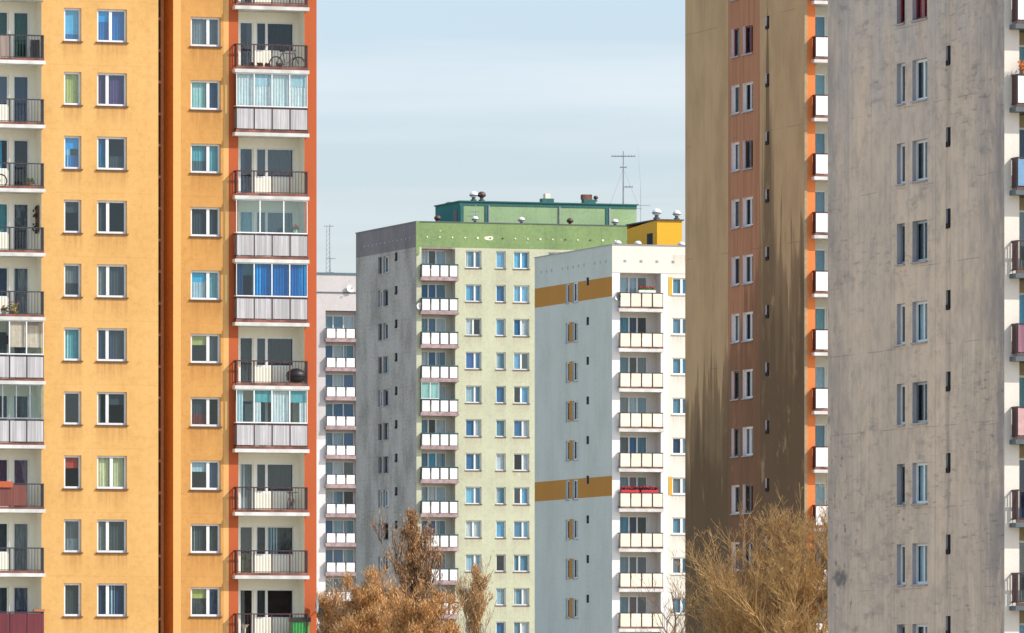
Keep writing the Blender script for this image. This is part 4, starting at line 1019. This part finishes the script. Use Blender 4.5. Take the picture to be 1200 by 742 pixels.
# satellite dish at the end wall
t = at_local(A, s6+0.02, wB+0.1, A.z(712, s6, wB)-0.3, 'satellite_dish', 'grey satellite dish seen almost edge-on at the lower corner of the orange wall', 'satellite dish')
m = MB(); n = 18; cc = []
for (rr, dd) in ((0.0, 0.09), (0.15, 0.07), (0.27, 0.03), (0.36, 0.0)):
    for i in range(n): a = 2*pi*i/n; m.v.append((0.12-dd*1.0+0.0, rr*cos(a)*0.85, 0.36+rr*sin(a)))
for j in range(3):
    for i in range(n): m.f.append((j*n+i, j*n+(i+1) % n, (j+1)*n+(i+1) % n, (j+1)*n+i)); m.m.append(0)
d_ = m.build('dish', STEEL, t, smooth=True); d_.location = (-0.25, -0.55, 0.05); d_.rotation_euler = (0, 0, radians(-28))
m = MB(); m.tube((0.0, 0.1, 0.1), (-0.15, -0.5, 0.15), 0.025); m.tube((-0.15, -0.5, 0.12), (-0.15, -0.5, 0.45), 0.025); m.tube((-0.15, -0.55, 0.1), (-0.05, -0.8, 0.05), 0.012); m.build('arm', STEEL, t)
m = MB(); m.box(-0.12, 0.02, -0.88, -0.74, -0.02, 0.2); m.build('receiver', BLACK, t)

#=================================================================== trees
def bark(name, c): return plain(name, c, 0.95, var=0.35, sc=4.0)
def tree(name, label, x, y, H, trunk_r, seed, mats, style, spread, leaf_n, leaf_s, crown_base=0.3, levels=4, nb=(9, 6, 5, 4), twig_r=0.012, up=0.5, prof=None, lw=0.16):
    rr = random.Random(seed)
    t = empty(name, (x, y, 0)); tag(t, label, 'tree')
    tm, cm = MB(), MB(); lf = MB()
    # trunk
    pts = [Vector((0, 0, 0))]; n = 9
    for i in range(1, n+1):
        f = i/n; pts.append(Vector((rr.uniform(-1, 1)*0.12*f*spread*0.4, rr.uniform(-1, 1)*0.12*f*spread*0.4, H*0.93*f)))
    def trad(z): return trunk_r*(1-0.92*min(1, z/H))
    for i in range(n): tm.tube(pts[i], pts[i+1], trad(pts[i].z), trad(pts[i+1].z), 9)
    def tpos(z):
        f = min(0.999, z/(H*0.93))*n; i = int(f); return pts[i].lerp(pts[i+1], f-i)
    tips = []
    def branch(p, d, L, r, lev):
        k = 4 if lev < 3 else 3
        q = p.copy(); dd = d.copy(); seg = L/k
        ps = [q.copy()]
        for i in range(k):
            dd = (dd + Vector((rr.gauss(0, 1), rr.gauss(0, 1), rr.gauss(0, 0.6)))*0.13 + Vector((0, 0, up*0.16))).normalized()
            q2 = q + dd*seg
            r0, r1 = r*(1-0.75*i/k), r*(1-0.75*(i+1)/k)
            cm.tube(q, q2, max(r0, twig_r*0.5), max(r1, twig_r*0.4), 5 if lev < 2 else 3)
            q = q2; ps.append(q.copy())
        if lev < levels:
            for j in range(nb[lev]):
                f = rr.uniform(0.2, 1.0)*k; i = min(k-1, int(f)); b_ = ps[i].lerp(ps[i+1], f-i)
                base = (ps[i+1]-ps[i]).normalized()
                ax = base.orthogonal().normalized(); ax.rotate(__import__('mathutils').Quaternion(base, rr.uniform(0, 2*pi)))
                ang = rr.uniform(0.35, 0.95) if style != 'poplar' else rr.uniform(0.25, 0.6)
                nd = (base*cos(ang)+ax*sin(ang)); nd = (nd + Vector((0, 0, up*0.35))).normalized()
                branch(b_, nd, L*rr.uniform(0.38, 0.62), r*0.5, lev+1)
        if lev >= levels-1:
            for i in range(1, len(ps)): tips.append((ps[i], (ps[i]-ps[i-1]).normalized()))
    z = H*crown_base
    N1 = nb[0]*3
    for i in range(N1):
        f = (i+rr.random())/N1; zz = H*(crown_base+(0.92-crown_base)*f)
        a = i*2.4+rr.uniform(-0.3, 0.3)
        rad = spread*prof(f)
        el = rr.uniform(0.35, 0.8) if style != 'poplar' else rr.uniform(1.1, 1.32)
        d = Vector((cos(a)*cos(el), sin(a)*cos(el), sin(el)))
        L_ = rad/max(0.25, cos(el))*rr.uniform(0.8, 1.1)
        branch(tpos(zz), d, L_, trad(zz)*0.55+0.01, 1)
    for i in range(leaf_n):
        p, d = rr.choice(tips)
        c0 = p + Vector((rr.gauss(0, 1), rr.gauss(0, 1), rr.gauss(0, 1)))*leaf_s*1.2
        e1 = (d*0.8 + Vector((rr.gauss(0, .45), rr.gauss(0, .45), 0.5+rr.gauss(0, .45)))).normalized()
        e2 = e1.cross(Vector((rr.gauss(0, 1), rr.gauss(0, 1), rr.gauss(0, 1)))).normalized()
        s = leaf_s*rr.uniform(0.6, 1.4)
        lf.quad([tuple(c0-e1*s), tuple(c0+e2*s*lw), tuple(c0+e1*s), tuple(c0-e2*s*lw)], rr.choice((0, 0, 1, 2)) if len(mats) > 4 else 0)
    tm.build('trunk', mats[0], t); cm.build('branches', mats[1], t)
    if leaf_n: lf.build('crown', mats[2:], t)
    print(name, len(cm.f), len(tips))
    return t
def PX(px, D): return (px-600)/F*D
def ZZ(py, D): return ZC+(HOR-py)/F*D
BK = bark('grey_brown_bark', (0.14, 0.10, 0.07)); BKG = bark('golden_twig_bark', (0.42, 0.24, 0.10)); BKR = bark('reddish_dark_bark', (0.13, 0.075, 0.05))
def leafm(n, c):
    m, t, b = new_mat(n); g = G(t); v = g.coord()
    cc = g.mix(g.step(g.noise(v, sc=0.9, detail=3), 0.4, 0.6), tuple(x*0.75 for x in c), c)
    t.links.new(cc, b.inputs['Base Color']); b.inputs['Roughness'].default_value = 0.8
    b.inputs['Subsurface Weight'].default_value = 0.0
    return m
G1, G2, G3 = leafm('golden_bud', (0.62, 0.31, 0.095)), leafm('amber_bud', (0.42, 0.19, 0.055)), leafm('straw_bud', (0.72, 0.46, 0.20))
P1, P2, P3 = leafm('rust_bud', (0.40, 0.20, 0.08)), leafm('dark_rust_bud', (0.24, 0.12, 0.055)), leafm('tan_bud', (0.58, 0.36, 0.17))
dome = lambda f: math.sqrt(max(0.05, 1-(f*0.95)**2))
tree('golden_tree', 'broad rounded golden-orange tree in bud below the dark grey gable', PX(427, 480), 480, ZZ(668, 480)-1.7, 0.38, 3, [BK, BKG, G1, G2, G3], 'dome', 3.9, 60000, 0.12, 0.25, 4, (10, 6, 5, 4), 0.03, 0.6, dome)
tree('golden_tree', 'smaller golden-orange tree joined to the right flank of the broad one', PX(492, 474), 474, ZZ(676, 474)-1.6, 0.26, 8, [BK, BKG, G1, G2, G3], 'dome', 2.8, 36000, 0.12, 0.28, 4, (9, 6, 5, 4), 0.03, 0.8, dome)
pop = lambda f: max(0.10, min(1.0, 0.75+0.8*f, (1-f)*1.45))
tree('poplar_tree', 'tall narrow rust-brown poplar rising in front of the grey gable corner', PX(484, 505), 505, ZZ(577, 505), 0.3, 5, [BKR, BKR, P1, P2, P3], 'poplar', 1.5, 27000, 0.11, 0.30, 4, (12, 5, 4, 3), 0.03, 0.9, pop)
tree('poplar_tree', 'slim half-bare poplar in front of the green block windows', PX(558, 560), 560, ZZ(640, 560), 0.24, 6, [BKR, BKG, P3, P1, G3], 'poplar', 1.5, 9000, 0.11, 0.30, 4, (10, 5, 4, 3), 0.03, 0.9, pop)
T1, T2 = leafm('tan_catkin', (0.42, 0.27, 0.12)), leafm('olive_catkin', (0.22, 0.14, 0.05))
BT = bark('tan_twig_bark', (0.50, 0.30, 0.115))
tree('bare_tree', 'large bare tree with dense tan twigs in front of the brown gable', PX(943, 300), 300, ZZ(592, 300)-2.5, 0.35, 11, [BK, BT, T1, T2, T1], 'dome', 4.8, 16000, 0.09, 0.22, 5, (12, 7, 6, 6, 4), 0.014, 0.6, dome, 0.10)
tree('bare_tree', 'sparse bare tree with thin twigs in front of the white block balconies', PX(790, 440), 440, ZZ(672, 440), 0.2, 13, [BK, bark('plum_twig_bark', (0.20, 0.13, 0.10))], 'dome', 3.1, 0, 0.05, 0.35, 3, (4, 4, 4, 3), 0.018, 0.6, dome)

def small_dish(fr, px, py, w, label, c=PANW, r=0.38):
    t = at_local(fr, fr.u(px, w), w, fr.z(py, fr.u(px, w), w), 'satellite_dish', label, 'satellite dish')
    m = MB(); n = 14
    for (rr, dd) in ((0.0, 0.07), (r*0.5, 0.055), (r*0.8, 0.025), (r, 0.0)):
        for i in range(n): a = 2*pi*i/n; m.v.append((rr*cos(a), -0.3+dd, rr*sin(a)))
    for j in range(3):
        for i in range(n): m.f.append((j*n+i, j*n+(i+1) % n, (j+1)*n+(i+1) % n, (j+1)*n+i)); m.m.append(0)
    o = m.build('dish', c, t, smooth=True)
    m = MB(); m.tube((0, -0.24, 0), (0, -0.003, -0.1), 0.03); m.tube((0, -0.27, -r), (0, -0.65, -0.02), 0.012); m.box(-0.04, 0.04, -0.72, -0.62, -0.06, 0.04); m.build('arm', BLACK, t)
small_dish(K, 410, 338, 0.0, 'small white dish just under the parapet of the farthest pink block')
small_dish(B, 723, 347.5, 0.03, 'small grey dish left of the topmost cream balcony', STEEL, 0.28)
small_dish(N, 491, 359, -0.0, 'small pale dish left of the second balcony from the top on the green block', PANW, 0.28)
